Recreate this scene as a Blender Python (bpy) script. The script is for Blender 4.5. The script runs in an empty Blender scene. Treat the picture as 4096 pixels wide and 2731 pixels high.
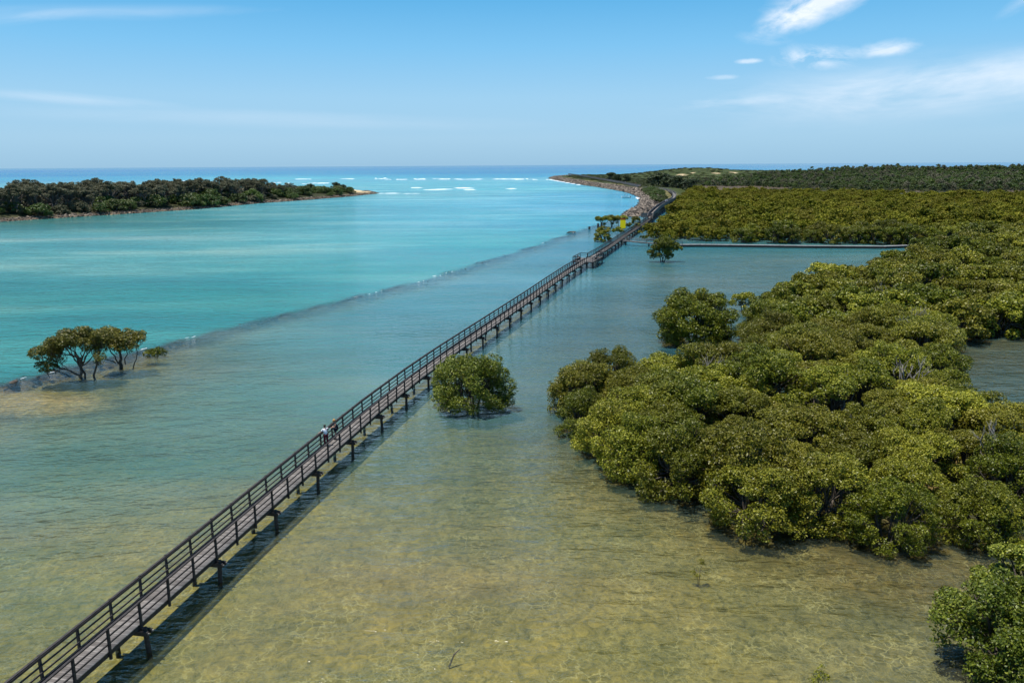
import bpy, math, random
import numpy as np
from mathutils import Vector, Matrix
R = math.radians
rng = np.random.default_rng(7)
random.seed(7)
S = bpy.context.scene
COL = S.collection
CAMH = 22.8
F_PX, W_PX = 3186.0, 4096.0

# ------------------------------------------------------------------ camera
PITCH, ROLL = 0.21767, math.atan(26 / 4096)
cd = bpy.data.cameras.new('camera'); cam = bpy.data.objects.new('camera', cd); COL.objects.link(cam)
cd.sensor_width = 36; cd.lens = 36 * F_PX / W_PX; cd.clip_end = 90000; cd.clip_start = 0.5
cam.matrix_world = Matrix.Translation((0, 0, CAMH)) @ Matrix.Rotation(R(90) - PITCH, 4, 'X') @ Matrix.Rotation(-ROLL, 4, 'Z')
S.camera = cam

# ------------------------------------------------------------------ helpers
def tag(o, label=None, cat=None, group=None, kind=None):
    if label: o['label'] = label
    if cat: o['category'] = cat
    if group: o['group'] = group
    if kind: o['kind'] = kind
    return o
def empty(name, loc=(0, 0, 0), rz=0, sc=1):
    o = bpy.data.objects.new(name, None); COL.objects.link(o)
    o.location = loc; o.rotation_euler = (0, 0, rz); o.scale = (sc, sc, sc) if not hasattr(sc, '__len__') else sc
    o.empty_display_size = .2
    return o
def link(name, me, parent=None, mat=None):
    o = bpy.data.objects.new(name, me); COL.objects.link(o)
    if mat is not None and not me.materials: me.materials.append(mat)
    if parent: o.parent = parent
    return o
def mesh_np(name, V, Fq, mat=None, smooth=False, attrs=None, colors=None):
    """V (n,3), Fq (m,k) all faces with k corners"""
    me = bpy.data.meshes.new(name)
    V = np.asarray(V, np.float32); Fq = np.asarray(Fq, np.int32)
    m, k = Fq.shape
    me.vertices.add(len(V)); me.vertices.foreach_set('co', V.ravel())
    me.loops.add(m * k); me.loops.foreach_set('vertex_index', Fq.ravel())
    me.polygons.add(m); me.polygons.foreach_set('loop_start', np.arange(0, m * k, k, dtype=np.int32))
    me.polygons.foreach_set('loop_total', np.full(m, k, np.int32))
    if smooth: me.polygons.foreach_set('use_smooth', np.ones(m, bool))
    me.update(calc_edges=True)
    for n, (dom, arr) in (attrs or {}).items():
        a = me.attributes.new(n, 'FLOAT', dom); a.data.foreach_set('value', np.asarray(arr, np.float32).ravel())
    for n, arr in (colors or {}).items():
        a = me.attributes.new(n, 'FLOAT_COLOR', 'POINT'); arr = np.asarray(arr, np.float32)
        a.data.foreach_set('color', np.c_[arr, np.ones(len(arr))].astype(np.float32).ravel())
    if mat: me.materials.append(mat)
    return me
class MB:
    def __init__(s): s.v = []; s.f = []
    def box(s, c, d, ax=None, up=None):
        """centre c, full dims d along ax (dir of x), side, up"""
        c = Vector(c); ax = Vector(ax or (1, 0, 0)).normalized(); up0 = Vector(up or (0, 0, 1))
        side = up0.cross(ax).normalized(); u = ax.cross(side).normalized()
        b = len(s.v)
        for i in (-1, 1):
            for j in (-1, 1):
                for k in (-1, 1):
                    s.v.append(tuple(c + ax * (i * d[0] / 2) + side * (j * d[1] / 2) + u * (k * d[2] / 2)))
        for q in ((0, 1, 3, 2), (4, 6, 7, 5), (0, 4, 5, 1), (2, 3, 7, 6), (0, 2, 6, 4), (1, 5, 7, 3)):
            s.f.append(tuple(b + i for i in q))
    def bar(s, a, b, w, h):
        a, b = Vector(a), Vector(b); d = b - a
        s.box((a + b) / 2, (d.length, w, h), d)
    def tube(s, pts, rad, n=6, cap=True):
        pts = [Vector(p) for p in pts]; rings = []
        for i, p in enumerate(pts):
            t = (pts[min(i + 1, len(pts) - 1)] - pts[max(i - 1, 0)]).normalized()
            ref = Vector((0, 0, 1)) if abs(t.z) < .9 else Vector((1, 0, 0))
            a = t.cross(ref).normalized(); b = t.cross(a)
            r = rad[i] if hasattr(rad, '__len__') else rad
            base = len(s.v)
            for k in range(n):
                an = 2 * math.pi * k / n
                s.v.append(tuple(p + (a * math.cos(an) + b * math.sin(an)) * r))
            rings.append(base)
        for i in range(len(rings) - 1):
            for k in range(n):
                k2 = (k + 1) % n
                s.f.append((rings[i] + k, rings[i] + k2, rings[i + 1] + k2, rings[i + 1] + k))
        if cap:
            s.f.append(tuple(rings[0] + k for k in range(n))[::-1]); s.f.append(tuple(rings[-1] + k for k in range(n)))
    def mesh(s, name, mat, smooth=False):
        me = bpy.data.meshes.new(name); me.from_pydata(s.v, [], s.f); me.update()
        if smooth: me.polygons.foreach_set('use_smooth', [True] * len(me.polygons))
        if mat: me.materials.append(mat)
        return me
    def build(s, name, mat, parent=None, smooth=False):
        return link(name, s.mesh(name, mat, smooth), parent)

# ------------------------------------------------------------------ materials
def new_mat(name):
    m = bpy.data.materials.new(name); m.use_nodes = True; nt = m.node_tree
    for n in list(nt.nodes): nt.nodes.remove(n)
    return m, nt, nt.nodes.new
def L(nt, a, b): nt.links.new(a, b)
def pbsdf(nt, rough=.6, spec=.4, col=None):
    p = nt.nodes.new('ShaderNodeBsdfPrincipled'); p.inputs['Roughness'].default_value = rough
    p.inputs['Specular IOR Level'].default_value = spec
    if col: p.inputs['Base Color'].default_value = (*col, 1)
    return p
def noise(nt, vec, scale, detail=3, rough=.55, dist=0.0):
    n = nt.nodes.new('ShaderNodeTexNoise'); n.inputs['Scale'].default_value = scale
    n.inputs['Detail'].default_value = detail; n.inputs['Roughness'].default_value = rough; n.inputs['Distortion'].default_value = dist
    if vec is not None: L(nt, vec, n.inputs['Vector'])
    return n.outputs['Fac']
def ramp(nt, fac, stops):
    r = nt.nodes.new('ShaderNodeValToRGB'); e = r.color_ramp.elements
    while len(e) < len(stops): e.new(.5)
    for i, (p, c) in enumerate(stops):
        e[i].position = p; e[i].color = (*c, 1) if hasattr(c, '__len__') else (c, c, c, 1)
    L(nt, fac, r.inputs['Fac']); return r.outputs['Color']
def mixc(nt, fac, a, b, mode='MIX'):
    m = nt.nodes.new('ShaderNodeMix'); m.data_type = 'RGBA'; m.blend_type = mode
    if isinstance(fac, (int, float)): m.inputs[0].default_value = fac
    else: L(nt, fac, m.inputs[0])
    for s, x in ((m.inputs[6], a), (m.inputs[7], b)):
        if hasattr(x, '__len__'): s.default_value = (*x, 1)
        else: L(nt, x, s)
    return m.outputs[2]
def math_(nt, op, a, b=0.0, clamp=False):
    m = nt.nodes.new('ShaderNodeMath'); m.operation = op; m.use_clamp = clamp
    for s, x in ((m.inputs[0], a), (m.inputs[1], b)):
        if isinstance(x, (int, float)): s.default_value = x
        else: L(nt, x, s)
    return m.outputs[0]
def mapping(nt, vec, scale=(1, 1, 1), rot=(0, 0, 0), loc=(0, 0, 0)):
    m = nt.nodes.new('ShaderNodeMapping'); L(nt, vec, m.inputs['Vector'])
    m.inputs['Scale'].default_value = scale; m.inputs['Rotation'].default_value = rot; m.inputs['Location'].default_value = loc
    return m.outputs['Vector']
def out(nt, sh):
    o = nt.nodes.new('ShaderNodeOutputMaterial'); L(nt, sh, o.inputs['Surface']); return o
def objcoord(nt): return nt.nodes.new('ShaderNodeTexCoord').outputs['Object']
def geopos(nt): return nt.nodes.new('ShaderNodeNewGeometry').outputs['Position']

def leaf_mat(name, cols, rough=.45, spec=.5, transl=.22, wscale=.05):
    """cols: dark, mid, light leaf colours; leaf tint attribute + per plant + regional variation"""
    m, nt, N = new_mat(name)
    at = N('ShaderNodeAttribute'); at.attribute_name = 'tint'
    oi = N('ShaderNodeObjectInfo')
    rg = noise(nt, geopos(nt), wscale, 2)
    f = math_(nt, 'ADD', math_(nt, 'MULTIPLY', at.outputs['Fac'], .5),
              math_(nt, 'ADD', math_(nt, 'MULTIPLY', oi.outputs['Random'], .28), math_(nt, 'MULTIPLY', math_(nt, 'SUBTRACT', rg, .25), .55)))
    c = ramp(nt, f, [(.12, cols[0]), (.5, cols[1]), (.9, cols[2])])
    if len(cols) > 3:
        # some plants are browner than others
        m2 = nt.nodes.new('ShaderNodeMath'); m2.operation = 'FRACT'
        L(nt, math_(nt, 'MULTIPLY', oi.outputs['Random'], 7.31), m2.inputs[0])
        rg2 = noise(nt, geopos(nt), wscale * 1.7, 1)
        k = math_(nt, 'MULTIPLY', ramp(nt, math_(nt, 'ADD', math_(nt, 'MULTIPLY', m2.outputs[0], .45), math_(nt, 'MULTIPLY', rg2, .8)), [(.5, 0), (.8, 1)]), .55)
        c = mixc(nt, k, c, cols[3])
    p = pbsdf(nt, rough, spec); L(nt, c, p.inputs['Base Color'])
    t = N('ShaderNodeBsdfTranslucent'); L(nt, mixc(nt, .5, c, (.12, .16, .01)), t.inputs['Color'])
    mx = N('ShaderNodeMixShader'); mx.inputs[0].default_value = transl
    L(nt, p.outputs[0], mx.inputs[1]); L(nt, t.outputs[0], mx.inputs[2]); out(nt, mx.outputs[0])
    return m
def wood_mat(name, a, b, rough=.75, scale=(1, 1, 1), ns=3.0, bump=.3, spec=.3):
    m, nt, N = new_mat(name)
    v = mapping(nt, geopos(nt), scale)
    n = noise(nt, v, ns, 5, .65)
    c = ramp(nt, n, [(.3, a), (.7, b)])
    p = pbsdf(nt, rough, spec); L(nt, c, p.inputs['Base Color'])
    bm = N('ShaderNodeBump'); bm.inputs['Strength'].default_value = bump; bm.inputs['Distance'].default_value = .02
    L(nt, n, bm.inputs['Height']); L(nt, bm.outputs[0], p.inputs['Normal']); out(nt, p.outputs[0])
    return m
def plain(name, col, rough=.6, spec=.4, var=.15, ns=6):
    m, nt, N = new_mat(name)
    n = noise(nt, objcoord(nt), ns, 3)
    c = mixc(nt, n, tuple(x * (1 - var) for x in col), tuple(min(1, x * (1 + var)) for x in col))
    p = pbsdf(nt, rough, spec); L(nt, c, p.inputs['Base Color']); out(nt, p.outputs[0]); return m

M = {}
M['mangrove'] = leaf_mat('mangrove_leaves', [(.030, .042, .003), (.124, .142, .005), (.45, .42, .04), (.115, .090, .009)], .45, .28, .15)
M['mangrove_far'] = leaf_mat('mangrove_canopy_leaves', [(.040, .048, .003), (.138, .142, .006), (.30, .27, .025), (.125, .098, .009)], .6, .15, .15, .02)
M['mangrove_dark'] = leaf_mat('dark_mangrove_leaves', [(.020, .026, .003), (.070, .070, .006), (.24, .21, .03)], .45, .28, .12)
M['mangrove_fresh'] = leaf_mat('fresh_mangrove_leaves', [(.022, .038, .003), (.085, .112, .006), (.36, .37, .05)], .45, .28, .15)
M['casuarina'] = leaf_mat('casuarina_needles', [(.048, .046, .026), (.108, .106, .058), (.19, .18, .12)], .7, .2, .1, .02)
M['green'] = leaf_mat('broad_green_leaves', [(.020, .042, .008), (.055, .098, .014), (.12, .17, .025), (.085, .09, .028)], .5, .4, .2, .03)
M['dark'] = leaf_mat('dark_green_leaves', [(.016, .026, .011), (.036, .054, .020), (.075, .095, .036)], .55, .3, .1, .02)
M['scrub'] = leaf_mat('dune_scrub_leaves', [(.020, .031, .009), (.042, .060, .015), (.085, .10, .03), (.055, .050, .026)], .6, .3, .15, .02)
M['bark'] = wood_mat('mangrove_bark', (.035, .027, .020), (.14, .115, .09), .85, (1, 1, .4), 5, .5)
M['greybark'] = wood_mat('casuarina_bark', (.06, .05, .045), (.19, .17, .15), .85, (1, 1, .4), 2, .3)
M['rail'] = wood_mat('dark_weathered_timber', (.016, .013, .012), (.062, .052, .047), .7, (1, 1, 1), 7, .4)
M['greyrail'] = wood_mat('grey_weathered_timber', (.11, .10, .095), (.25, .235, .22), .75, (1, 1, 1), 3, .4)
M['paleslab'] = wood_mat('pale_weathered_slab', (.17, .165, .155), (.40, .39, .37), .8, (1, 1, 1), 1.2, .3)
M['panel'] = wood_mat('grey_timber_panel', (.07, .067, .064), (.17, .16, .155), .75, (3, 3, .4), 2, .4)

# deck boards
def deck_mat():
    m, nt, N = new_mat('deck_boards')
    at = N('ShaderNodeAttribute'); at.attribute_name = 'tint'
    n = noise(nt, geopos(nt), 1.3, 5, .6)
    n2 = noise(nt, geopos(nt), 24, 3, .6)
    f = math_(nt, 'ADD', math_(nt, 'MULTIPLY', at.outputs['Fac'], .45), math_(nt, 'ADD', math_(nt, 'MULTIPLY', n, .45), math_(nt, 'MULTIPLY', n2, .2)))
    c = ramp(nt, f, [(.2, (.085, .074, .066)), (.5, (.15, .134, .120)), (.9, (.27, .245, .22))])
    p = pbsdf(nt, .7, .3); L(nt, c, p.inputs['Base Color']); out(nt, p.outputs[0]); return m
M['deck'] = deck_mat()
def rock_mat(name, dark, mid, light):
    m, nt, N = new_mat(name)
    oi = N('ShaderNodeObjectInfo')
    v = objcoord(nt)
    n = noise(nt, v, 1.6, 5, .65)
    f = math_(nt, 'ADD', math_(nt, 'MULTIPLY', n, .6), math_(nt, 'MULTIPLY', oi.outputs['Random'], .55))
    c = ramp(nt, f, [(.22, dark), (.55, mid), (.9, light)])
    # tide line: the stone is stained dark near the water
    sep = N('ShaderNodeSeparateXYZ'); L(nt, geopos(nt), sep.inputs[0])
    k = ramp(nt, math_(nt, 'ADD', math_(nt, 'MULTIPLY', sep.outputs[2], .8), math_(nt, 'MULTIPLY', n, .5)), [(.25, 1), (.75, 0)])
    c = mixc(nt, math_(nt, 'MULTIPLY', k, .8), c, (.022, .018, .014))
    p = pbsdf(nt, .85, .25); L(nt, c, p.inputs['Base Color'])
    bm = N('ShaderNodeBump'); bm.inputs['Strength'].default_value = .6; bm.inputs['Distance'].default_value = .08
    L(nt, noise(nt, v, 4, 5, .7), bm.inputs['Height']); L(nt, bm.outputs[0], p.inputs['Normal']); out(nt, p.outputs[0]); return m
M['rock'] = rock_mat('breakwater_stone', (.028, .024, .020), (.095, .076, .060), (.36, .29, .22))
M['reef'] = rock_mat('submerged_wall_stone', (.035, .028, .030), (.085, .065, .062), (.19, .16, .14))

# ------------------------------------------------------------------ world positions read off the photograph
LR0 = [(-23.9, 7), (-19.9, 30), (-17.92, 40.8), (-15.12, 56.4), (-13.1, 67.4), (-10.85, 77.9), (-8.55, 87.4), (-4.9, 101.2), (2.2, 128), (5.9, 142.7), (10.4, 160.1), (15.2, 177), (20.1, 192.8), (26.5, 215.7), (33.7, 243.1), (40.3, 266.8), (46.2, 288.8), (51.9, 309.6), (54.5, 319.5)]
WALL = [(-90, 30), (-62, 71), (-55.7, 83.7), (-48.2, 97.9), (-42.6, 109.8), (-33.9, 128.6), (-18.9, 159.4), (1.8, 215.3), (26.0, 289.6), (43.4, 339.6), (52.5, 366)]
BWL = [(54.2, 358), (52.5, 368), (58.8, 401.7), (67, 430.9), (74.7, 464.9), (84.2, 519.9), (91.6, 570.6), (95.6, 621.5), (97.1, 677.7), (95.6, 742.3), (90.8, 833), (83.7, 923.7), (76.2, 1055), (68.9, 1219.9), (66, 1400)]
LAND_R = BWL + [(72, 1500), (105, 1600), (260, 1640), (600, 1650), (1200, 1720), (4000, 1900), (4000, 650), (900, 560), (420, 545), (300, 520), (230, 575), (175, 640), (140, 650), (127, 600), (112, 540), (97, 492), (88, 452), (77, 425), (66, 396), (60, 372)]
ISL = [(-330, 180), (-262, 290), (-223, 350.7), (-209.9, 379), (-192.8, 408.1), (-174.6, 446.8), (-160, 517.1), (-142.9, 560), (-124.6, 619.4), (-113.6, 684.2), (-116, 700), (-137.8, 746), (-167.6, 800), (-240, 830), (-350, 760), (-520, 620), (-800, 420), (-800, 180)]
FOR_B = [(41, 245), (55.5, 241), (79, 234), (103, 229.5), (118, 224), (150, 229), (200, 222), (420, 240), (900, 400), (900, 560), (420, 545), (300, 520), (230, 575), (175, 640), (146, 660), (131, 600), (115, 540), (101, 492), (93, 452), (83, 400), (66, 330), (52, 284), (44, 256)]
FOR_A = [(5.3, 72), (5.0, 64.5), (6.8, 60), (8.9, 56.4), (11.4, 53.4), (13.2, 51.4), (14.6, 48.6), (16.3, 46.4), (19.0, 46.6), (20.2, 43.6), (22.5, 42.4), (25.5, 42.6), (28.3, 44.5), (32, 48.6), (40, 50), (90, 60), (140, 90), (190, 150), (200, 200), (120, 203), (112, 198), (97, 186), (83, 168), (71, 153), (54.5, 141.5), (45.5, 123.5), (38.5, 117), (33, 106), (30.5, 92), (24.5, 83), (20, 80.5), (15, 78.5), (10.5, 80), (7.3, 77)]
POOL = [(56, 99), (72, 105), (92, 108), (92, 90), (60, 59), (42, 57.5), (38.5, 62), (41, 75), (48, 88)]
POOL2 = [(33.2, 76.5), (36.5, 77), (35.6, 72), (32.6, 71.5)]
CLEAR = [POOL, POOL2]

def seg_dist(X, Y, poly, closed=False):
    """distance to polyline and signed side (positive = left of travel direction)"""
    P = np.array(poly, float)
    if closed: P = np.vstack([P, P[:1]])
    best = np.full(X.shape, 1e18); side = np.zeros(X.shape)
    for (x0, y0), (x1, y1) in zip(P[:-1], P[1:]):
        dx, dy = x1 - x0, y1 - y0; l2 = dx * dx + dy * dy + 1e-9
        t = np.clip(((X - x0) * dx + (Y - y0) * dy) / l2, 0, 1)
        d2 = (X - x0 - t * dx) ** 2 + (Y - y0 - t * dy) ** 2
        s = dx * (Y - y0) - dy * (X - x0)
        m = d2 < best; best = np.where(m, d2, best); side = np.where(m, np.sign(s), side)
    return np.sqrt(best), side
def inside(X, Y, poly):
    P = np.array(poly, float); r = np.zeros(X.shape, bool); j = len(P) - 1
    for i in range(len(P)):
        xi, yi = P[i]; xj, yj = P[j]
        c = ((yi > Y) != (yj > Y)) & (X < (xj - xi) * (Y - yi) / (yj - yi + 1e-12) + xi)
        r ^= c; j = i
    return r
def sdf(X, Y, poly):
    d, _ = seg_dist(X, Y, poly, True); return np.where(inside(X, Y, poly), d, -d)
def ss(a, b, x):
    t = np.clip((x - a) / (b - a), 0, 1); return t * t * (3 - 2 * t)
def lerp(a, b, t): return a + (b - a) * t
_tab = np.random.default_rng(3).random((256, 256))
def vnoise(x, y, s):
    x = x / s; y = y / s; xi = np.floor(x).astype(int); yi = np.floor(y).astype(int)
    fx = x - xi; fy = y - yi; fx = fx * fx * (3 - 2 * fx); fy = fy * fy * (3 - 2 * fy)
    g = lambda a, b: _tab[a % 256, b % 256]
    return (g(xi, yi) * (1 - fx) + g(xi + 1, yi) * fx) * (1 - fy) + (g(xi, yi + 1) * (1 - fx) + g(xi + 1, yi + 1) * fx) * fy
def fbm(x, y, s, o=4):
    r = 0; a = 1; t = 0
    for i in range(o):
        r = r + a * vnoise(x + 17.3 * i, y - 9.1 * i, s / 2 ** i); t += a; a *= .55
    return r / t

def ground_height(X, Y):
    dw, sw = seg_dist(X, Y, WALL)
    sw = np.where(Y > 368, 1, sw)
    n = fbm(X, Y, 14); n2 = fbm(X, Y, 3.0)
    near = -.62 - .35 * ss(50, 70, Y) + .28 * (n - .5) + .05 * (n2 - .5)           # sandy shallows beside the boardwalk
    db, _ = seg_dist(X - .8, Y, LR0); near = near + .26 * np.exp(-(db / 1.9) ** 2)
    chan = -np.clip(.5 + dw * .35, 0, 3.2) - .8 * (n - .5)
    z = np.where((sw > 0) & (Y > 20), chan, near)
    ridge_or_caustic = np.exp(-(dw / 1.2) ** 2) * np.where(Y < 375, 1, 0)
    z = np.maximum(z, lerp(-1.5, -.24 + .22 * (fbm(X, Y, 2.2, 3) - .5), ridge_or_caustic))
    # sand bar beside the wall near the leaning mangroves
    bar = np.exp(-(((X + 53) / 9) ** 2 + ((Y - 78) / 5.5) ** 2)); z = np.maximum(z, lerp(-1.5, -.16, bar))
    # open sea
    sea = ss(1300, 1700, Y); z = lerp(z, -9, sea)
    # mangrove floor
    dA = sdf(X, Y, FOR_A); z = np.maximum(z, lerp(-1.2, -.22 + .12 * (n - .5), ss(-9, 3, dA)))
    mud = np.exp(-(((X - 37) / 9) ** 2 + ((Y - 56) / 6) ** 2)); z = z + .5 * mud * (dA > -4)
    dB = sdf(X, Y, FOR_B); z = np.maximum(z, lerp(-1.2, -.2 + .1 * (n - .5), ss(-5, 4, dB)))
    dB2 = ss(330, 560, Y) * (dB > 0); z = z + .9 * dB2
    # right landmass with the breakwater
    dR = sdf(X, Y, LAND_R)
    crest = 3.6
    slope = np.where(dR > 0, np.minimum(dR * .33, crest), dR * .35)
    de, _ = seg_dist(X, Y, BWL)
    inland = ss(28, 60, de)
    east = 1.6 + 1.2 * fbm(X, Y, 60)
    hR = np.minimum(slope, lerp(crest + .5 * (n - .5), east, inland))
    dune = ss(180, 300, X) * np.exp(-((Y - 1430) / 120) ** 2) * (5 + 3 * fbm(X, Y, 90))
    dune = dune + np.exp(-(((X - 300) / 90) ** 2 + ((Y - 1330) / 100) ** 2)) * (7 + 3.5 * fbm(X, Y, 35))
    dune = dune + np.exp(-((Y - 1470) / 110) ** 2) * 2.0 * (X > 90)
    hR = hR + dune * (dR > 0) * ss(0, 50, dR)
    z = np.where(dR > -12, np.maximum(z, hR), z)
    # island
    dI = sdf(X, Y, ISL)
    low = ss(600, 690, Y)
    top = lerp(2.2 + 1.2 * n, 1.8, low)
    hI = np.where(dI > 0, np.minimum(dI * .28, top), dI * .3)
    z = np.where(dI > -12, np.maximum(z, hI), z)
    # dunes behind the low end of the island
    return z

def fan(y0, y1, n, ucols, wide):
    ys = np.geomspace(y0 + 60, y1 + 60, n) - 60
    u = np.linspace(-wide, wide, ucols)
    X = u[None, :] * (ys[:, None] + 70); Y = np.repeat(ys[:, None], ucols, 1)
    idx = np.arange(n * ucols).reshape(n, ucols)
    Fq = np.stack([idx[:-1, :-1], idx[:-1, 1:], idx[1:, 1:], idx[1:, :-1]], -1).reshape(-1, 4)
    return X, Y, Fq

# ------------------------------------------------------------------ ground (bed, mud, sand, dunes) in one sheet
X, Y, Fq = fan(-40, 5200, 640, 560, 1.15)
Z = ground_height(X, Y)
n1 = fbm(X, Y, 22); n2 = fbm(X, Y, 5); n3 = fbm(X, Y, 90)
dw, sw = seg_dist(X, Y, WALL)
def C(*c): return np.array(c, float)[None, None, :]
e = lambda a: a[..., None]
col = lerp(C(.285, .232, .085), C(.200, .172, .070), e(n1))                         # sand of the shallows
col = lerp(col, C(.150, .142, .085), e(ss(5, 22, X) * ss(60, 40, Y)))              # grey mud to the right
reef = np.exp(-(dw / 2.0) ** 2) * (Y < 372)
col = lerp(col, lerp(C(.035, .026, .03), C(.11, .085, .08), e(n2)), e(np.clip(reef * 1.3, 0, 1)))
bar = np.exp(-(((X + 51 + .55 * (Y - 78)) / 10) ** 2 + ((Y - 78.5) / 4.2) ** 2)) 
rim = np.exp(-((bar - .25) / .12) ** 2) * (Y < 80) * (Y > 66)
col = lerp(col, C(.36, .27, .155), e(ss(.2, .6, bar * (.7 + .6 * n2)))); col = lerp(col, C(.04, .034, .03), e(rim * .8))
dA = sdf(X, Y, FOR_A); dB = sdf(X, Y, FOR_B)
col = lerp(col, C(.15, .108, .032), e(ss(-11, -2, dA + 5 * (n3 - .5) + 4 * (n2 - .5)) * .75))  # brown mud, widened to paint in the stand's reflection as well
col = lerp(col, lerp(C(.085, .060, .022), C(.15, .105, .04), e(n2)), e(ss(-6, 2, np.maximum(dA, dB)) * .85))
dR = sdf(X, Y, LAND_R); de, _ = seg_dist(X, Y, BWL)
veg = lerp(C(.032, .044, .012), C(.058, .072, .022), e(n1))
dry = C(.20, .165, .075)
g = lerp(dry, veg, e(ss(.35, .6, n3 * .6 + n2 * .4 + .25 * ss(15, 40, de))))
brown = lerp(C(.065, .048, .034), C(.105, .078, .052), e(n1))                        # brown salt marsh
wb = np.exp(-((Y - (760 - (X - 160) * .75)) / 95) ** 2) * ss(140, 175, X)
g = lerp(g, brown, e(np.clip(wb * 1.6, 0, 1)))
stone = lerp(C(.03, .026, .022), C(.09, .072, .058), e(n2))
g = lerp(stone, g, e(ss(2.4, 3.2, Z) * ss(9, 15, de) + (de > 30)) if False else e(np.clip(ss(9, 14, de), 0, 1)))
# bare blowouts in the dune
blow = sum(np.exp(-(((X - a) / w) ** 2 + ((Y - b) / h) ** 2)) for a, b, w, h in ((262, 1250, 8, 14), (284, 1268, 5, 10), (318, 1262, 5, 9), (352, 1285, 8, 12), (226, 1200, 4, 9), (240, 1215, 3, 8)))
g = lerp(g, C(.52, .40, .26), e(ss(.35, .6, blow * (.6 + .8 * n2))))
col = np.where(e(dR > 0), g, col)
dI = sdf(X, Y, ISL)
gi = lerp(C(.03, .028, .018), C(.045, .05, .02), e(n1))
gi = lerp(lerp(C(.10, .075, .058), C(.20, .155, .12), e(n2)), gi, e(ss(2.5, 5, dI)))
sandtip = ss(640, 690, Y) * (dI > -6); gi = lerp(gi, C(.55, .42, .27), e(sandtip * ss(0, 3, dI) + 0 * X))
col = np.where(e(dI > -1), gi, col)

def ground_mat():
    m, nt, N = new_mat('sand_mud_and_soil')
    a = N('ShaderNodeAttribute'); a.attribute_name = 'soil'
    pos = geopos(nt)
    # mottled sand: patches of darker weed, pale winding lines painted in for sunlight caustics
    p1 = noise(nt, mapping(nt, pos, (1, .8, 1)), 1.9, 5, .7, .8)
    p2 = noise(nt, pos, .22, 3, .5)
    c = mixc(nt, 1.0, a.outputs['Color'], ramp(nt, p1, [(.3, (.40, .46, .42)), (.5, (1, 1, 1)), (.68, (1.6, 1.48, 1.2))]), 'MULTIPLY')
    c = mixc(nt, 1.0, c, ramp(nt, p2, [(.3, (.72, .78, .74)), (.7, (1.2, 1.15, 1.05))]), 'MULTIPLY')
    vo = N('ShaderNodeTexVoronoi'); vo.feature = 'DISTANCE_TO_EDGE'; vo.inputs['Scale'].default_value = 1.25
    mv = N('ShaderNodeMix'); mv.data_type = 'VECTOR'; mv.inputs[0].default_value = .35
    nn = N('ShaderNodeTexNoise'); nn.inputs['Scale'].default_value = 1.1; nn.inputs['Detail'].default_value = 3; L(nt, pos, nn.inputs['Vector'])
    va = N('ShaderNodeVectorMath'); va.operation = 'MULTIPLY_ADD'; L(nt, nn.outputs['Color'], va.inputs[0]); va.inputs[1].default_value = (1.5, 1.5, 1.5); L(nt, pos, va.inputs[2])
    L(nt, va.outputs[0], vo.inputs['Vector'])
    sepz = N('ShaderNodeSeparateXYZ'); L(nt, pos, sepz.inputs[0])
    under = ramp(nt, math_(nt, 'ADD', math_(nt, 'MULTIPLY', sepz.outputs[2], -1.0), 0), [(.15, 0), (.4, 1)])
    ridge_or_caustic = math_(nt, 'MULTIPLY', ramp(nt, vo.outputs['Distance'], [(0, 1), (.06, 0)]), math_(nt, 'MULTIPLY', under, ramp(nt, noise(nt, pos, .35, 2), [(.42, 0), (.65, 1)])))  # painted caustic web, kept to the bed below water
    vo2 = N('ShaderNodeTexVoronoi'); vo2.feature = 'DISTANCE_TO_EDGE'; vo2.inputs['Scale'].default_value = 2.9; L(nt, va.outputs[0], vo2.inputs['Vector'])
    fine_caustic = math_(nt, 'MULTIPLY', ramp(nt, vo2.outputs['Distance'], [(0, 1), (.10, 0)]), math_(nt, 'MULTIPLY', under, ramp(nt, noise(nt, mapping(nt, pos, (1, 1, 1), (0, 0, 0), (31, 7, 0)), .5, 2), [(.38, 0), (.6, 1)])))
    c = mixc(nt, math_(nt, 'MULTIPLY', fine_caustic, .26), c, (.62, .53, .27))
    c = mixc(nt, math_(nt, 'MULTIPLY', ridge_or_caustic, .42), c, (.74, .64, .34))
    p = pbsdf(nt, .9, .15); L(nt, c, p.inputs['Base Color'])
    bm = N('ShaderNodeBump'); bm.inputs['Strength'].default_value = .7; bm.inputs['Distance'].default_value = .12
    L(nt, p1, bm.inputs['Height']); L(nt, bm.outputs[0], p.inputs['Normal']); out(nt, p.outputs[0]); return m
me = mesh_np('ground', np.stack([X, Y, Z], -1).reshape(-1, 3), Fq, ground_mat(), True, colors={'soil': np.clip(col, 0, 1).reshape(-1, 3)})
tag(link('ground', me), kind='structure', label='sandy river bed rising to mud flats, dunes and the island', cat='ground')

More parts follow.
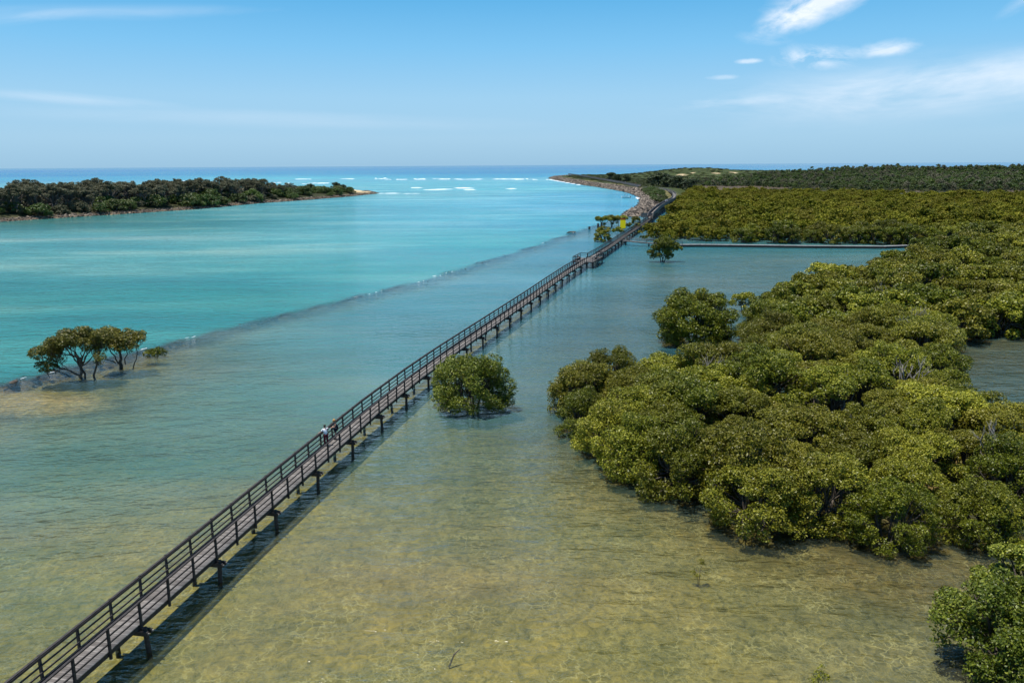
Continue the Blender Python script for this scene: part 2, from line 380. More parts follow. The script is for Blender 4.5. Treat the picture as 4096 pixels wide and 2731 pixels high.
# ------------------------------------------------------------------ water
# control points: x, y (metres), cloudiness, scatter colour
WCP = [
 # near shallows left of boardwalk
 (-22, 33, .16, .18, .21, .12), (-20, 45, .25, .15, .22, .15), (-26, 42, .26, .15, .22, .14), (-32, 54, .55, .08, .20, .16), (-27, 61, .64, .065, .20, .175), (-38, 64, .6, .08, .19, .15),
 (-30, 78, .7, .10, .23, .19), (-20, 80, .74, .075, .22, .20), (-12, 90, .78, .05, .20, .21), (-40, 84, .5, .10, .2, .17), (-28, 105, .78, .07, .24, .24), (-12, 130, .82, .055, .23, .26),
 (3, 160, .84, .045, .22, .27), (15, 200, .85, .04, .22, .29), (25, 240, .85, .04, .23, .32), (38, 290, .8, .05, .23, .31), (-56, 76, .08, .2, .2, .14), (-47, 90, .12, .1, .1, .1),
 # right of boardwalk
 (-8, 36, .12, .2, .2, .12), (0, 32, .08, .2, .2, .12), (10, 33, .08, .14, .16, .12), (16, 40, .06, .14, .16, .12), (-4, 48, .2, .12, .18, .13), (4, 52, .15, .12, .17, .12),
 (-6, 62, .45, .08, .16, .13), (2, 80, .5, .05, .14, .15), (12, 100, .5, .045, .13, .16), (25, 130, .5, .05, .14, .17), (38, 150, .5, .07, .17, .18), (60, 190, .52, .10, .2, .2), (30, 190, .55, .08, .2, .2),
 (50, 215, .65, .05, .22, .22), (80, 215, .65, .05, .22, .22), (60, 100, .35, .06, .12, .1), (45, 262, .5, .07, .17, .2), (100, 300, .4, .06, .14, .1),
 # channel
 (-70, 85, .9, .03, .30, .25), (-60, 110, .92, .02, .30, .27), (-52, 130, .92, .02, .31, .28), (-90, 130, .92, .05, .34, .29), (-40, 180, .93, .03, .34, .32), (-90, 220, .93, .10, .40, .36), (-10, 240, .93, .02, .33, .34),
 (-60, 260, .94, .10, .42, .40), (-140, 260, .93, .13, .42, .38), (-150, 330, .9, .04, .25, .22), (-190, 350, .9, .02, .17, .14), (-120, 420, .92, .06, .33, .32), (20, 330, .93, .03, .34, .41), (-30, 380, .94, .08, .42, .45), (55, 450, .93, .03, .32, .46),
 (0, 520, .94, .07, .42, .5), (80, 620, .93, .03, .33, .47), (-60, 560, .94, .09, .44, .46), (-90, 640, .92, .12, .44, .42), (0, 800, .94, .08, .46, .48), (70, 1000, .94, .06, .42, .50), (-150, 900, .94, .09, .44, .44),
 (-80, 1100, .94, .07, .44, .46), (-350, 1000, .94, .08, .42, .42), (0, 1300, .94, .12, .48, .52), (-400, 1500, .94, .08, .42, .47),
 # open sea
 (0, 1750, .94, .02, .24, .40), (-900, 1700, .94, .03, .26, .40), (900, 2000, .94, .02, .22, .40), (0, 2600, .94, .012, .17, .36), (-1500, 2600, .94, .012, .17, .36), (0, 6000, .94, .012, .15, .36), (4000, 6000, .94, .012, .16, .36), (-4000, 6000, .94, .012, .14, .36), (0, 40000, .94, .012, .14, .36),
]
X, Y, Fq = fan(-45, 70000, 460, 330, 1.3)
cp = np.array(WCP)
def wc(x, y): return np.stack([x / (y + 40), np.log(y + 40) * .9], -1)
Q = wc(X, np.maximum(Y, -30)); Pq = wc(cp[:, 0], cp[:, 1])
dw, sw = seg_dist(X, Y, WALL)
right_side = (X > 54 + (Y - 335) * .27) & (Y < 720)
s_pt = np.where(((sw > 0) | (Y > 366)) & ~right_side, 1, 0)
dcp, scp = seg_dist(cp[:, 0], cp[:, 1], WALL); scp = np.where((scp > 0) | (cp[:, 1] > 366), 1, 0)
acc = np.zeros(X.shape + (4,)); wt = np.zeros(X.shape)
for i in range(len(cp)):
    d2 = ((Q - Pq[i]) ** 2).sum(-1)
    w = 1 / (d2 + .004) ** 1.5 * np.where(s_pt == scp[i], 1, 1e-5)
    acc += w[..., None] * cp[i, 2:6]; wt += w
acc /= wt[..., None]
wob = 1.6 * (fbm(X, Y, 9, 3) - .5) * 2
on = np.exp(-(np.maximum(0, dw - np.where(s_pt > 0, 0, .4) + wob) / np.where(s_pt > 0, .5, .9)) ** 2) * (Y < 372) * (.25 + 1.0 * ss(.35, .6, fbm(X, Y, 9, 2)))
turb = acc[..., 0] * (1 - .72 * np.clip(on * 1.15, 0, 1))
turb = turb * (1 - .95 * np.exp(-(((X + 50.5 + .5 * (Y - 79)) / 10) ** 2 + ((Y - 78.5) / 5.0) ** 2)))
turb = turb * (1 - .35 * np.exp(-((dw - 3) / 3) ** 2) * (1 - s_pt) * (Y < 370) * (Y > 60))
db, _ = seg_dist(X - 1.0, Y, LR0)
turb = turb * (1 - .8 * np.exp(-(db / 2.0) ** 2) * ss(210, 110, Y))
scat = acc[..., 1:4]
deep = (s_pt > .5) & (Y < 1500)
scat = np.where(deep[..., None], (scat * np.array([.95, .86, .92]) + np.array([.022, .004, 0])) * (1 - .18 * np.exp(-((Y - 120) / 90) ** 2))[..., None], scat)

def water_mat():
    m, nt, N = new_mat('water')
    pos = geopos(nt)
    t = N('ShaderNodeAttribute'); t.attribute_name = 'cloudiness'
    c = N('ShaderNodeAttribute'); c.attribute_name = 'scatter'
    # slow patches and drifting streaks of sediment
    pt = noise(nt, mapping(nt, pos, (.5, 1.6, 1), (0, 0, R(-8))), .022, 4, .6)
    cc = mixc(nt, 1.0, c.outputs['Color'], ramp(nt, pt, [(.33, (.62, .82, .87)), (.5, (1, 1, 1)), (.68, (2.2, 1.32, 1.2))]), 'MULTIPLY')
    pt2 = noise(nt, mapping(nt, pos, (.7, 1.3, 1), (0, 0, R(20))), .12, 3, .55)
    tf = math_(nt, 'ADD', t.outputs['Fac'], math_(nt, 'MULTIPLY', math_(nt, 'MULTIPLY', math_(nt, 'SUBTRACT', pt2, .5), .35), math_(nt, 'MULTIPLY', t.outputs['Fac'], 3.0, True)), True)
    tf = math_(nt, 'MULTIPLY', tf, math_(nt, 'GREATER_THAN', t.outputs['Fac'], -1))
    # waves: wind ripples, chop and swell
    w0 = noise(nt, mapping(nt, pos, (1.0, 1.9, 1), (0, 0, R(-18))), 3.0, 2, .6, .3)
    w1 = noise(nt, mapping(nt, pos, (1.0, 2.3, 1), (0, 0, R(-14))), 1.15, 3, .6, .4)
    w2 = noise(nt, mapping(nt, pos, (1.0, 2.0, 1), (0, 0, R(-24))), .38, 3, .55, .3)
    w3 = noise(nt, mapping(nt, pos, (.6, 2.2, 1), (0, 0, R(-6))), .07, 3, .5)
    gust = ramp(nt, noise(nt, mapping(nt, pos, (.6, 1.5, 1)), .018, 3), [(.3, .55), (.7, 1.15)])
    h = math_(nt, 'ADD', math_(nt, 'ADD', math_(nt, 'MULTIPLY', w0, .035), math_(nt, 'MULTIPLY', w1, .36)), math_(nt, 'ADD', math_(nt, 'MULTIPLY', w2, 1.25), math_(nt, 'MULTIPLY', w3, 1.7)))
    bm = N('ShaderNodeBump'); bm.inputs['Distance'].default_value = 1.0
    L(nt, math_(nt, 'MULTIPLY', gust, .52), bm.inputs['Strength'])
    L(nt, h, bm.inputs['Height'])
    tr = N('ShaderNodeBsdfTransparent'); tr.inputs['Color'].default_value = (.80, .83, .70, 1)
    df = N('ShaderNodeBsdfDiffuse'); L(nt, cc, df.inputs['Color']); L(nt, bm.outputs[0], df.inputs['Normal'])
    m1 = N('ShaderNodeMixShader'); L(nt, tf, m1.inputs[0]); L(nt, tr.outputs[0], m1.inputs[1]); L(nt, df.outputs[0], m1.inputs[2])
    gl = N('ShaderNodeBsdfGlossy'); gl.inputs['Roughness'].default_value = .10; L(nt, bm.outputs[0], gl.inputs['Normal'])
    fr = N('ShaderNodeFresnel'); fr.inputs['IOR'].default_value = 1.35; L(nt, bm.outputs[0], fr.inputs['Normal'])
    m2 = N('ShaderNodeMixShader'); L(nt, math_(nt, 'MINIMUM', fr.outputs[0], .75), m2.inputs[0]); L(nt, m1.outputs[0], m2.inputs[1]); L(nt, gl.outputs[0], m2.inputs[2])
    out(nt, m2.outputs[0]); return m
me = mesh_np('water', np.stack([X, Y, np.zeros_like(X)], -1).reshape(-1, 3), Fq, water_mat(), True,
             attrs={'cloudiness': ('POINT', turb.ravel())}, colors={'scatter': scat.reshape(-1, 3)})
tag(link('water', me), kind='structure', label='turquoise river channel, clear shallows and open sea', cat='water')

# surf on the bar: low ragged mounds of foam
def foam_mat():
    m, nt, N = new_mat('sea_foam')
    p = pbsdf(nt, .9, .2, (.8, .83, .84)); out(nt, p.outputs[0]); return m
M['foam'] = foam_mat()
def surf(name, strips, label, hs=1.0):
    V = []; Fq = []
    for (x, y, ln, dp, h, ang) in strips:
        n = max(6, int(ln / 3)); b = len(V); ca, sa = math.cos(ang), math.sin(ang)
        for i in range(n + 1):
            t = i / n; env = max(.0, math.sin(math.pi * t)) ** .5 * (.35 + .9 * random.random())
            cx = (t - .5) * ln; off = (random.random() - .5) * dp * .4
            for k, (dy, dz) in enumerate(((-.5, -.05), (-.2, 1.0), (.2, .7), (.55, -.05))):
                yy = dy * dp * env + off
                V.append((x + cx * ca - yy * sa, y + cx * sa + yy * ca, .03 + max(-.1, dz * h * env)))
        for i in range(n):
            for k in range(3):
                a = b + i * 4 + k; Fq.append((a, a + 4, a + 5, a + 1))
    o = link(name, mesh_np(name, V, Fq, M['foam'], False)); tag(o, label, 'surf', kind='stuff'); return o
st = []
for x, y, ln in ((-362, 1101, 60), (-350, 1180, 40), (-287, 1133, 70), (-262, 1100, 40), (-300, 1500, 45), (-215, 1468, 70), (-190, 1400, 90), (-150, 1440, 40), (-129, 1391, 80), (-90, 1370, 60), (-60, 1352, 70), (-17, 1350, 90), (30, 1320, 50), (52, 1285, 40), (-110, 1420, 30), (20, 1370, 30), (-250, 1560, 30)):
    for k in range(4): st.append((x + random.uniform(-.5, .5) * ln, y + random.uniform(-16, 16), ln * random.uniform(.1, .36), random.uniform(3, 7), random.uniform(.15, .65), random.uniform(-.15, .15)))
for x, y, ln in ((-73, 785, 26), (-66, 800, 20), (-39, 778, 14), (-52, 840, 16), (-100, 860, 14), (0, 800, 12), (-48, 830, 22)):
    st.append((x, y, ln, 3.5, .4, random.uniform(-.06, .06)))
for i in range(5):
    st.append((-620 + random.uniform(-260, 260), random.uniform(1000, 1500), random.uniform(10, 50), random.uniform(4, 9), random.uniform(.3, .7), random.uniform(-.1, .1)))
surf('breaking_waves', st, 'white lines of surf breaking over the bar at the river mouth')
st = [(-103, 688, 22, 2.5, .25, .05), (-84, 680, 16, 1.5, .15, -.1)]
for (x, y) in ((70, 1190), (71, 1150), (73.5, 1100), (76.3, 1050), (79, 1000), (82, 950), (67, 1230), (66, 1290), (92, 560), (91, 545)):
    st.append((x - 3, y, 26, 5, .3, R(96)))
surf('shore_wash', st, 'white wash along the foot of the stone breakwater and the sand spit')
# little breaking crests along the drowned wall
st = []
Pw = np.array(WALL)
def along(P, s):
    P = np.asarray(P, float); d = np.sqrt(((P[1:] - P[:-1]) ** 2).sum(1)); c = np.r_[0, np.cumsum(d)]
    s = np.clip(s, 0, c[-1] - 1e-6); i = np.searchsorted(c, s, side='right') - 1; t = (s - c[i]) / d[i]
    return P[i] + (P[i + 1] - P[i]) * np.asarray(t)[..., None], (P[i + 1] - P[i]) / d[i][..., None] if np.ndim(s) else (P[i + 1] - P[i]) / d[i]
def plen(P): P = np.asarray(P, float); return np.sqrt(((P[1:] - P[:-1]) ** 2).sum(1)).sum()
WL = plen(WALL)
for i in range(55):
    s = 45 + (WL - 60) * random.random()
    (x, y), d = along(WALL, s)
    if fbm(np.array([s]), np.array([3.]), 12, 2)[0] < .42: continue
    k = random.uniform(-.7, .5)
    st.append((x - d[1] * k, y + d[0] * k, random.uniform(.4, 1.6), random.uniform(.08, .22), random.uniform(.02, .05), math.atan2(d[1], d[0]) + random.uniform(-.3, .3)))
surf('ripples_on_wall', st, 'broken line of small white ripples over the drowned stone wall')

# ------------------------------------------------------------------ rocks
def rock_mesh(seed, flat=.6):
    r = np.random.default_rng(seed)
    import bmesh
    bm = bmesh.new(); bmesh.ops.create_icosphere(bm, subdivisions=2, radius=.5)
    nrm = r.normal(size=(9, 3)); nrm /= np.linalg.norm(nrm, axis=1)[:, None]; off = r.uniform(.28, .44, 9)
    for v in bm.verts:
        c = np.array(v.co)
        for n, o in zip(nrm, off):
            d = c @ n
            if d > o: c = c - n * (d - o) * .92
        c = c * (1 + r.normal() * .03) * np.array([1.25, .95, flat]); v.co = c
    me = bpy.data.meshes.new('boulder'); bm.to_mesh(me); bm.free(); return me
ROCKS = [rock_mesh(i, .55 + .08 * (i % 4)) for i in range(7)]
for r_ in ROCKS: r_.materials.append(M['rock'])
REEF = []
for i in range(4):
    q = ROCKS[i].copy(); q.materials.clear(); q.materials.append(M['reef']); REEF.append(q)

def gn_scatter(name, pts, meshes, label, cat, tilt=.0):
    """one uncountable mass: the meshes set out on points. pts rows: x y z scale rotz (scalez)"""
    pts = np.asarray(pts, float)
    me = bpy.data.meshes.new(name); me.vertices.add(len(pts)); me.vertices.foreach_set('co', pts[:, :3].astype(np.float32).ravel())
    a = me.attributes.new('sc', 'FLOAT_VECTOR', 'POINT')
    sz = pts[:, 5] if pts.shape[1] > 5 else pts[:, 3]
    a.data.foreach_set('vector', np.stack([pts[:, 3], pts[:, 3], sz], -1).astype(np.float32).ravel())
    a = me.attributes.new('rt', 'FLOAT_VECTOR', 'POINT')
    tl = rng.normal(size=(len(pts), 2)) * tilt
    a.data.foreach_set('vector', np.stack([tl[:, 0], tl[:, 1], pts[:, 4]], -1).astype(np.float32).ravel())
    a = me.attributes.new('ix', 'INT', 'POINT'); a.data.foreach_set('value', rng.integers(0, len(meshes), len(pts)).astype(np.int32))
    o = link(name, me)
    src = bpy.data.collections.new(name + '_kinds')
    for i, m_ in enumerate(meshes):
        q = bpy.data.objects.new('%s_kind' % name, m_); src.objects.link(q)
    ng = bpy.data.node_groups.new(name, 'GeometryNodeTree')
    ng.interface.new_socket('Geometry', in_out='INPUT', socket_type='NodeSocketGeometry'); ng.interface.new_socket('Geometry', in_out='OUTPUT', socket_type='NodeSocketGeometry')
    N = ng.nodes.new; gi = N('NodeGroupInput'); go = N('NodeGroupOutput')
    ci = N('GeometryNodeCollectionInfo'); ci.inputs['Collection'].default_value = src; ci.inputs['Separate Children'].default_value = True; ci.inputs['Reset Children'].default_value = True
    ip = N('GeometryNodeInstanceOnPoints'); ip.inputs['Pick Instance'].default_value = True
    def na(n, t):
        k = N('GeometryNodeInputNamedAttribute'); k.data_type = t; k.inputs[0].default_value = n; return k.outputs[0]
    ng.links.new(gi.outputs[0], ip.inputs['Points']); ng.links.new(ci.outputs[0], ip.inputs['Instance'])
    ng.links.new(na('ix', 'INT'), ip.inputs['Instance Index']); ng.links.new(na('rt', 'FLOAT_VECTOR'), ip.inputs['Rotation'])
    ng.links.new(na('sc', 'FLOAT_VECTOR'), ip.inputs['Scale']); ng.links.new(ip.outputs[0], go.inputs[0])
    md = o.modifiers.new('scatter', 'NODES'); md.node_group = ng
    tag(o, label, cat, kind='stuff'); return o

# armour stone of the breakwater
rk = []
BL = plen(BWL)
s = 0.0
while s < BL:
    (x, y), d = along(BWL, s)
    nr = np.array([d[1], -d[0]])          # inland
    width = 9 if y < 1000 else 11
    for k in range(7):
        w = random.uniform(-1.5, width)
        sc = random.uniform(.9, 2.3)
        px_, py_ = x + nr[0] * w + random.uniform(-1, 1), y + nr[1] * w + random.uniform(-1, 1)
        rk.append([px_, py_, 0, sc, random.uniform(0, 6.3), sc * random.uniform(.6, 1.1)])
    s += .95 if y < 700 else 1.6
# back side of the near end, behind the wall end
BACK = [(54.2, 358), (61, 372), (66, 392), (77, 420), (86, 445)]
for i in range(420):
    (x, y), d = along(BACK, random.random() * plen(BACK)); w = random.uniform(-1, 7)
    sc = random.uniform(.9, 2.2); rk.append([x - d[1] * w, y + d[0] * w, 0, sc, random.uniform(0, 6.3), sc * .8])
rk = np.array(rk); rk[:, 2] = ground_height(rk[:, 0], rk[:, 1]) + .12 * rk[:, 3]
rk = rk[rk[:, 2] > -.6]
# breakwater head
hd = np.array([[random.uniform(62, 108), random.uniform(1380, 1610), 0, random.uniform(1.5, 3), random.uniform(0, 6.3), 1.5] for _ in range(500)])
hd[:, 2] = ground_height(hd[:, 0], hd[:, 1]) + .3; hd = hd[hd[:, 2] > -.3]
order = np.argsort(np.hypot(rk[:, 0], rk[:, 1]))
near_rocks, far_rocks = rk[order[:240]], np.vstack([rk[order[240:]], hd])
gn_scatter('armour_stones', far_rocks, ROCKS, 'long bank of tumbled armour stones facing the channel', 'rock bank', .4)
for i, r_ in enumerate(near_rocks):
    o = link('boulder', ROCKS[i % 7]); o.location = r_[:3]; o.rotation_euler = (random.gauss(0, .4), random.gauss(0, .4), r_[4]); o.scale = (r_[3], r_[3], r_[5])
    y = r_[1]
    where = 'at the tip where it meets the drowned wall' if y < 372 else 'below the solid sided ramp' if y < 392 else 'beside the bend of the bank' 
    big = 'large flat' if r_[3] > 1.7 else 'small angular' if r_[3] < 1.2 else 'middle sized'
    tag(o, '%s boulder in the stone breakwater %s' % (big, where), 'boulder', 'boulders of the stone breakwater, %s' % where)
# island shore stones
sh = []
for i in range(2600):
    s = random.random(); (x, y), d = along(ISL[1:11], s * plen(ISL[1:11])); w = random.uniform(-.5, 4.5)
    sh.append([x - d[1] * w, y + d[0] * w, 0, random.uniform(.5, 1.5), random.uniform(0, 6.3), random.uniform(.4, .9)])
for i in range(160): sh.append([-113 + random.uniform(-14, 8), 690 + random.uniform(-3, 14), 0, random.uniform(.8, 1.8), 0, 1.1])
sh = np.array(sh); sh[:, 2] = ground_height(sh[:, 0], sh[:, 1]) + .1; sh = sh[sh[:, 2] > -.4]
gn_scatter('shore_stones', sh, ROCKS, 'pale broken stones along the island waterline', 'shore rocks', .3)
# drowned training wall
rw = []
for i in range(1500):
    s = random.random() * (WL - 2); (x, y), d = along(WALL, s); w = random.gauss(.3, .8) * (.4 + 1.2 * random.random())
    if fbm(np.array([x * 1.0]), np.array([y * 1.0]), 7, 2)[0] < .40: continue
    sc = random.uniform(.3, 1.0); rw.append([x - d[1] * w, y + d[0] * w, -.22 * sc - .05 + .03 * random.gauss(0, 1), sc, random.uniform(0, 6.3), sc * .5])
gn_scatter('wall_stones', rw, REEF, 'dark line of drowned training wall stones just under the water', 'sunken wall', .25)

# ------------------------------------------------------------------ plants
def leaves(lobes, n, size, seed, drop=.35, squash=1.0, up=.5):
    """leaf faces over a set of lobes: (x,y,z,r,rz). returns mesh arrays"""
    r = np.random.default_rng(seed); lb = np.array(lobes, float)
    area = lb[:, 3] ** 2; k = r.choice(len(lb), n, p=area / area.sum())
    d = r.normal(size=(n, 3)); d /= np.linalg.norm(d, axis=1)[:, None]
    d[:, 2] = np.where((d[:, 2] < -.25) & (r.random(n) > drop), -d[:, 2], d[:, 2])
    # each lobe is itself made of twigs: cluster leaf positions around twig tips
    tips = r.normal(size=(len(lb), 26, 3)); tips /= np.linalg.norm(tips, axis=2)[..., None]
    tips[..., 2] = np.where((tips[..., 2] < -.2) & (r.random((len(lb), 26)) > drop), -tips[..., 2], tips[..., 2])
    tt = tips[k, r.integers(0, 26, n)]; mixn = r.random(n)[:, None] < .72
    dd = np.where(mixn, tt + r.normal(size=(n, 3)) * .17, d); nn = np.linalg.norm(dd, axis=1)[:, None]; dirn = dd / nn
    rad = np.where(r.random(n) < .8, r.uniform(.80, 1.08, n), r.uniform(.3, .85, n))
    c = lb[k, :3] + dirn * rad[:, None] * np.stack([lb[k, 3], lb[k, 3], lb[k, 4]], -1)
    nrm = dirn * .7 + r.normal(size=(n, 3)) * .75 + np.array([0, 0, up * .8]); nrm /= np.linalg.norm(nrm, axis=1)[:, None]
    a = np.cross(nrm, r.normal(size=(n, 3))); a /= np.linalg.norm(a, axis=1)[:, None]; b = np.cross(nrm, a)
    s = size * r.uniform(.6, 1.35, n)[:, None]
    V = np.empty((n, 4, 3)); V[:, 0] = c - a * s * .8; V[:, 1] = c - b * s * .42; V[:, 2] = c + a * s * .8; V[:, 3] = c + b * s * .42
    Fq = np.arange(n * 4).reshape(n, 4)
    tint = np.clip(r.random(n) * .75 + .35 * (dirn[:, 2] * .5 + .5) * 0 + .25 * r.random(len(lb))[k], 0, 1)
    return V.reshape(-1, 3), Fq, tint
def crown_mesh(name, lobes, n, size, seed, mat, **kw):
    V, Fq, t = leaves(lobes, n, size, seed, **kw)
    return mesh_np(name, V, Fq, mat, False, attrs={'tint': ('FACE', t)})
def limbs_mesh(name, lobes, seed, mat, stems=4, r0=.16, spread=.35, frac=.8, kink=.25, sides=5, base=-1.0):
    r = random.Random(seed); mb = MB()
    lb = sorted(lobes, key=lambda l: math.atan2(l[1], l[0]))
    zmin = min(l[2] for l in lb)
    groups = [lb[i::1][int(i * len(lb) / stems) - i if False else 0:] for i in range(1)]
    for g in range(stems):
        sub = lb[int(g * len(lb) / stems):int((g + 1) * len(lb) / stems)]
        if not sub: continue
        cx = sum(l[0] for l in sub) / len(sub); cy = sum(l[1] for l in sub) / len(sub); cz = sum(l[2] for l in sub) / len(sub)
        b = Vector((cx * .08 + r.uniform(-1, 1) * spread * .5, cy * .08 + r.uniform(-1, 1) * spread * .5, base))
        f = Vector((cx * .42, cy * .42, max(.4, cz * .5)))
        m1 = b.lerp(f, .5) + Vector((r.uniform(-1, 1), r.uniform(-1, 1), 0)) * kink
        mb.tube([b, m1, f], [r0, r0 * .8, r0 * .65], sides)
        for l in sub:
            e_ = Vector(l[:3]) - Vector((0, 0, l[4] * .2)); m2 = f.lerp(e_, .4) + Vector((r.uniform(-1, 1), r.uniform(-1, 1), r.uniform(-.6, .6))) * kink
            m3 = f.lerp(e_, .75) + Vector((r.uniform(-1, 1), r.uniform(-1, 1), r.uniform(-.6, .6))) * kink
            mb.tube([f, m2, m3, e_], [r0 * .55, r0 * .42, r0 * .3, r0 * .14], sides, False)
            for q in range(2):
                e2 = e_ + Vector((r.uniform(-1, 1), r.uniform(-1, 1), r.uniform(0, .8))) * l[3] * .8
                mb.tube([m3, m3.lerp(e2, .5) + Vector((r.uniform(-1, 1), r.uniform(-1, 1), 0)) * kink * .5, e2], [r0 * .26, r0 * .18, r0 * .07], 4, False)
    return mb.mesh(name, mat, True)
def dome_lobes(seed, rad, h, n, lr=(.75, 1.25), low=.45, skirt=.5):
    """lobes over a crown made of a few merged, uneven mounds"""
    r = random.Random(seed * 13 + 5); Ls = []
    k = 2 + (seed % 3) + (1 if rad > 3.5 else 0); subs = []; st = r.uniform(.8, 1.0)
    for j in range(k):
        a = 2 * math.pi * (j + r.uniform(-.25, .25)) / k + seed
        q = rad * r.uniform(.34, .55); subs.append((q * math.cos(a), q * math.sin(a) * st, rad * r.uniform(.5, .68), h * r.uniform(.78, 1.02)))
    subs.append((r.uniform(-.3, .3), r.uniform(-.3, .3), rad * .6, h * r.uniform(.9, 1.04)))
    for i in range(n):
        cx, cy, sr, sh_ = subs[i % len(subs)]
        a = r.uniform(0, 6.283); q = math.sqrt(r.random()); rr = sr * q
        x, y = cx + rr * math.cos(a), cy + rr * math.sin(a); Rr = min(1, math.hypot(x, y) / rad)
        top = min(sh_ * (1 - .22 * q * q), h * (low + (1 - low) * (1 - Rr ** 2.5)) * 1.06) * r.uniform(.9, 1.03)
        s = r.uniform(*lr); Ls.append((x, y, top - s * .6, s, s * r.uniform(.6, .8)))
    m_ = int(n * skirt)
    for i in range(m_):
        a = 2 * math.pi * i / max(1, m_) + r.uniform(-.3, .3); rr = rad * r.uniform(.62, 1.0) * (st if i % 2 else 1); s = r.uniform(*lr) * .88
        Ls.append((rr * math.cos(a), rr * math.sin(a), h * r.uniform(.07, .46), s, s * .8))
    return Ls
class Kind:
    def __init__(s, lobes, n, size, seed, leafmat, barkmat, **kw):
        lk = {k: kw.pop(k) for k in ('drop', 'up') if k in kw}
        s.crown = crown_mesh('crown', lobes, n, size, seed, leafmat, **lk); s.trunk = limbs_mesh('trunk', lobes, seed, barkmat, **kw)
def plant(name, kind, loc, rz, sc, label, cat, group=None, tilt=(0, 0)):
    e_ = empty(name, loc, rz, sc); e_.rotation_euler = (tilt[0], tilt[1], rz)
    link('trunk', kind.trunk, e_); link('crown', kind.crown, e_)
    return tag(e_, label, cat, group)

MANG_HI = [Kind(dome_lobes(20 + i, 3.2, 4.7 + .3 * (i % 3), 34, (.45, 1.0), .5, 1.25), 30000, .097, 100 + i, M['mangrove'], M['bark'], drop=.75, stems=5, r0=.11) for i in range(7)]
MANG_IN = [Kind(dome_lobes(30 + i, 3.5, 4.6 + .5 * (i % 4), 40, (.45, 1.0), .52, .3), 25000, .10, 115 + i, M['mangrove'], M['bark'], stems=5, r0=.11) for i in range(7)]
MANG_MID = [Kind(dome_lobes(40 + i, 3.6, 4.6 + .5 * (i % 4), 32, (.6, 1.1), .52, .3), 8000, .2, 130 + i, M['mangrove'], M['bark'], stems=4, r0=.13, sides=4) for i in range(5)]
MANG_LOW = [crown_mesh('canopy', dome_lobes(60 + i, 3.7, 4.6 + .5 * (i % 3), 22, (.7, 1.2), .48, .3), 1700, .38, 160 + i, M['mangrove_far']) for i in range(5)]

def poisson(poly, dmin, ntry, seed, excl=(), extra=None):
    r = np.random.default_rng(seed); P = np.array(poly); lo, hi = P.min(0), P.max(0)
    c = r.uniform(lo, hi, (ntry, 2)); m = inside(c[:, 0], c[:, 1], poly)
    for ex in excl: m &= ~inside(c[:, 0], c[:, 1], ex)
    m &= np.abs(c[:, 0]) < .72 * c[:, 1] + 8
    if extra is not None: m &= extra(c[:, 0], c[:, 1])
    c = c[m]; cell = {}; keep = []
    for x, y in c:
        d = dmin(y) if callable(dmin) else dmin
        gx, gy = int(x // 4), int(y // 4); ok = True; k = int(d // 4) + 1
        for i in range(gx - k, gx + k + 1):
            for j in range(gy - k, gy + k + 1):
                for (a, b) in cell.get((i, j), ()):
                    if (a - x) ** 2 + (b - y) ** 2 < d * d: ok = False; break
                if not ok: break
            if not ok: break
        if ok: cell.setdefault((gx, gy), []).append((x, y)); keep.append((x, y))
    return np.array(keep)
# --- near stand
ptsA = poisson(FOR_A, lambda y: 3.7 if y < 110 else 4.4, 26000, 11, CLEAR)
ptsA = ptsA[np.argsort(np.hypot(ptsA[:, 0], ptsA[:, 1]))]
dAe = sdf(ptsA[:, 0], ptsA[:, 1], FOR_A)
ptsB = poisson(FOR_B, lambda y: 4.3 if y < 330 else 5.4, 60000, 12)
ptsB = ptsB[np.argsort(ptsB[:, 1])]
print('mangroves', len(ptsA), len(ptsB))
NA = min(250, len(ptsA))
def where_A(x, y, d):
    if y < 60:
        z = 'on the near edge of the stand beside the clear shallows' if d < 2.4 else 'just behind the near edge of the stand'
        if x > 30: z = 'near the brown mud flat by the frame edge'
    elif x < 14: z = 'at the blunt end of the stand facing the boardwalk'
    elif x > 38 and y < 105: z = 'around the enclosed pool of water'
    elif d < 3: z = 'on the far edge of the stand toward the low causeway'
    elif y < 85: z = 'in the middle of the dense near stand'
    elif y < 120: z = 'deep in the stand behind the big lone mangrove'
    else: z = 'at the back of the stand toward the causeway'
    return z
ONES = 'first second third fourth fifth sixth seventh eighth ninth tenth eleventh twelfth thirteenth fourteenth fifteenth sixteenth seventeenth eighteenth nineteenth'.split()
def ordinal(k):
    if k < 20: return ONES[k - 1]
    t = {2: 'twenty', 3: 'thirty', 4: 'forty', 5: 'fifty'}[k // 10]
    return (t[:-1] + 'ieth') if k % 10 == 0 else t + '-' + ONES[k % 10 - 1]
near_edge = sorted([i for i in range(NA) if dAe[i] < 2.6 and ptsA[i][1] < 62 and ptsA[i][0] < 32], key=lambda i: ptsA[i][0] / ptsA[i][1])
back_edge = sorted([i for i in range(NA) if dAe[i] < 2.6 and ptsA[i][1] > 76 and ptsA[i][0] < 60], key=lambda i: ptsA[i][1])
RANK = {i: (k + 1, 'n') for k, i in enumerate(near_edge)}; RANK.update({i: (k + 1, 'b') for k, i in enumerate(back_edge) if i not in RANK})
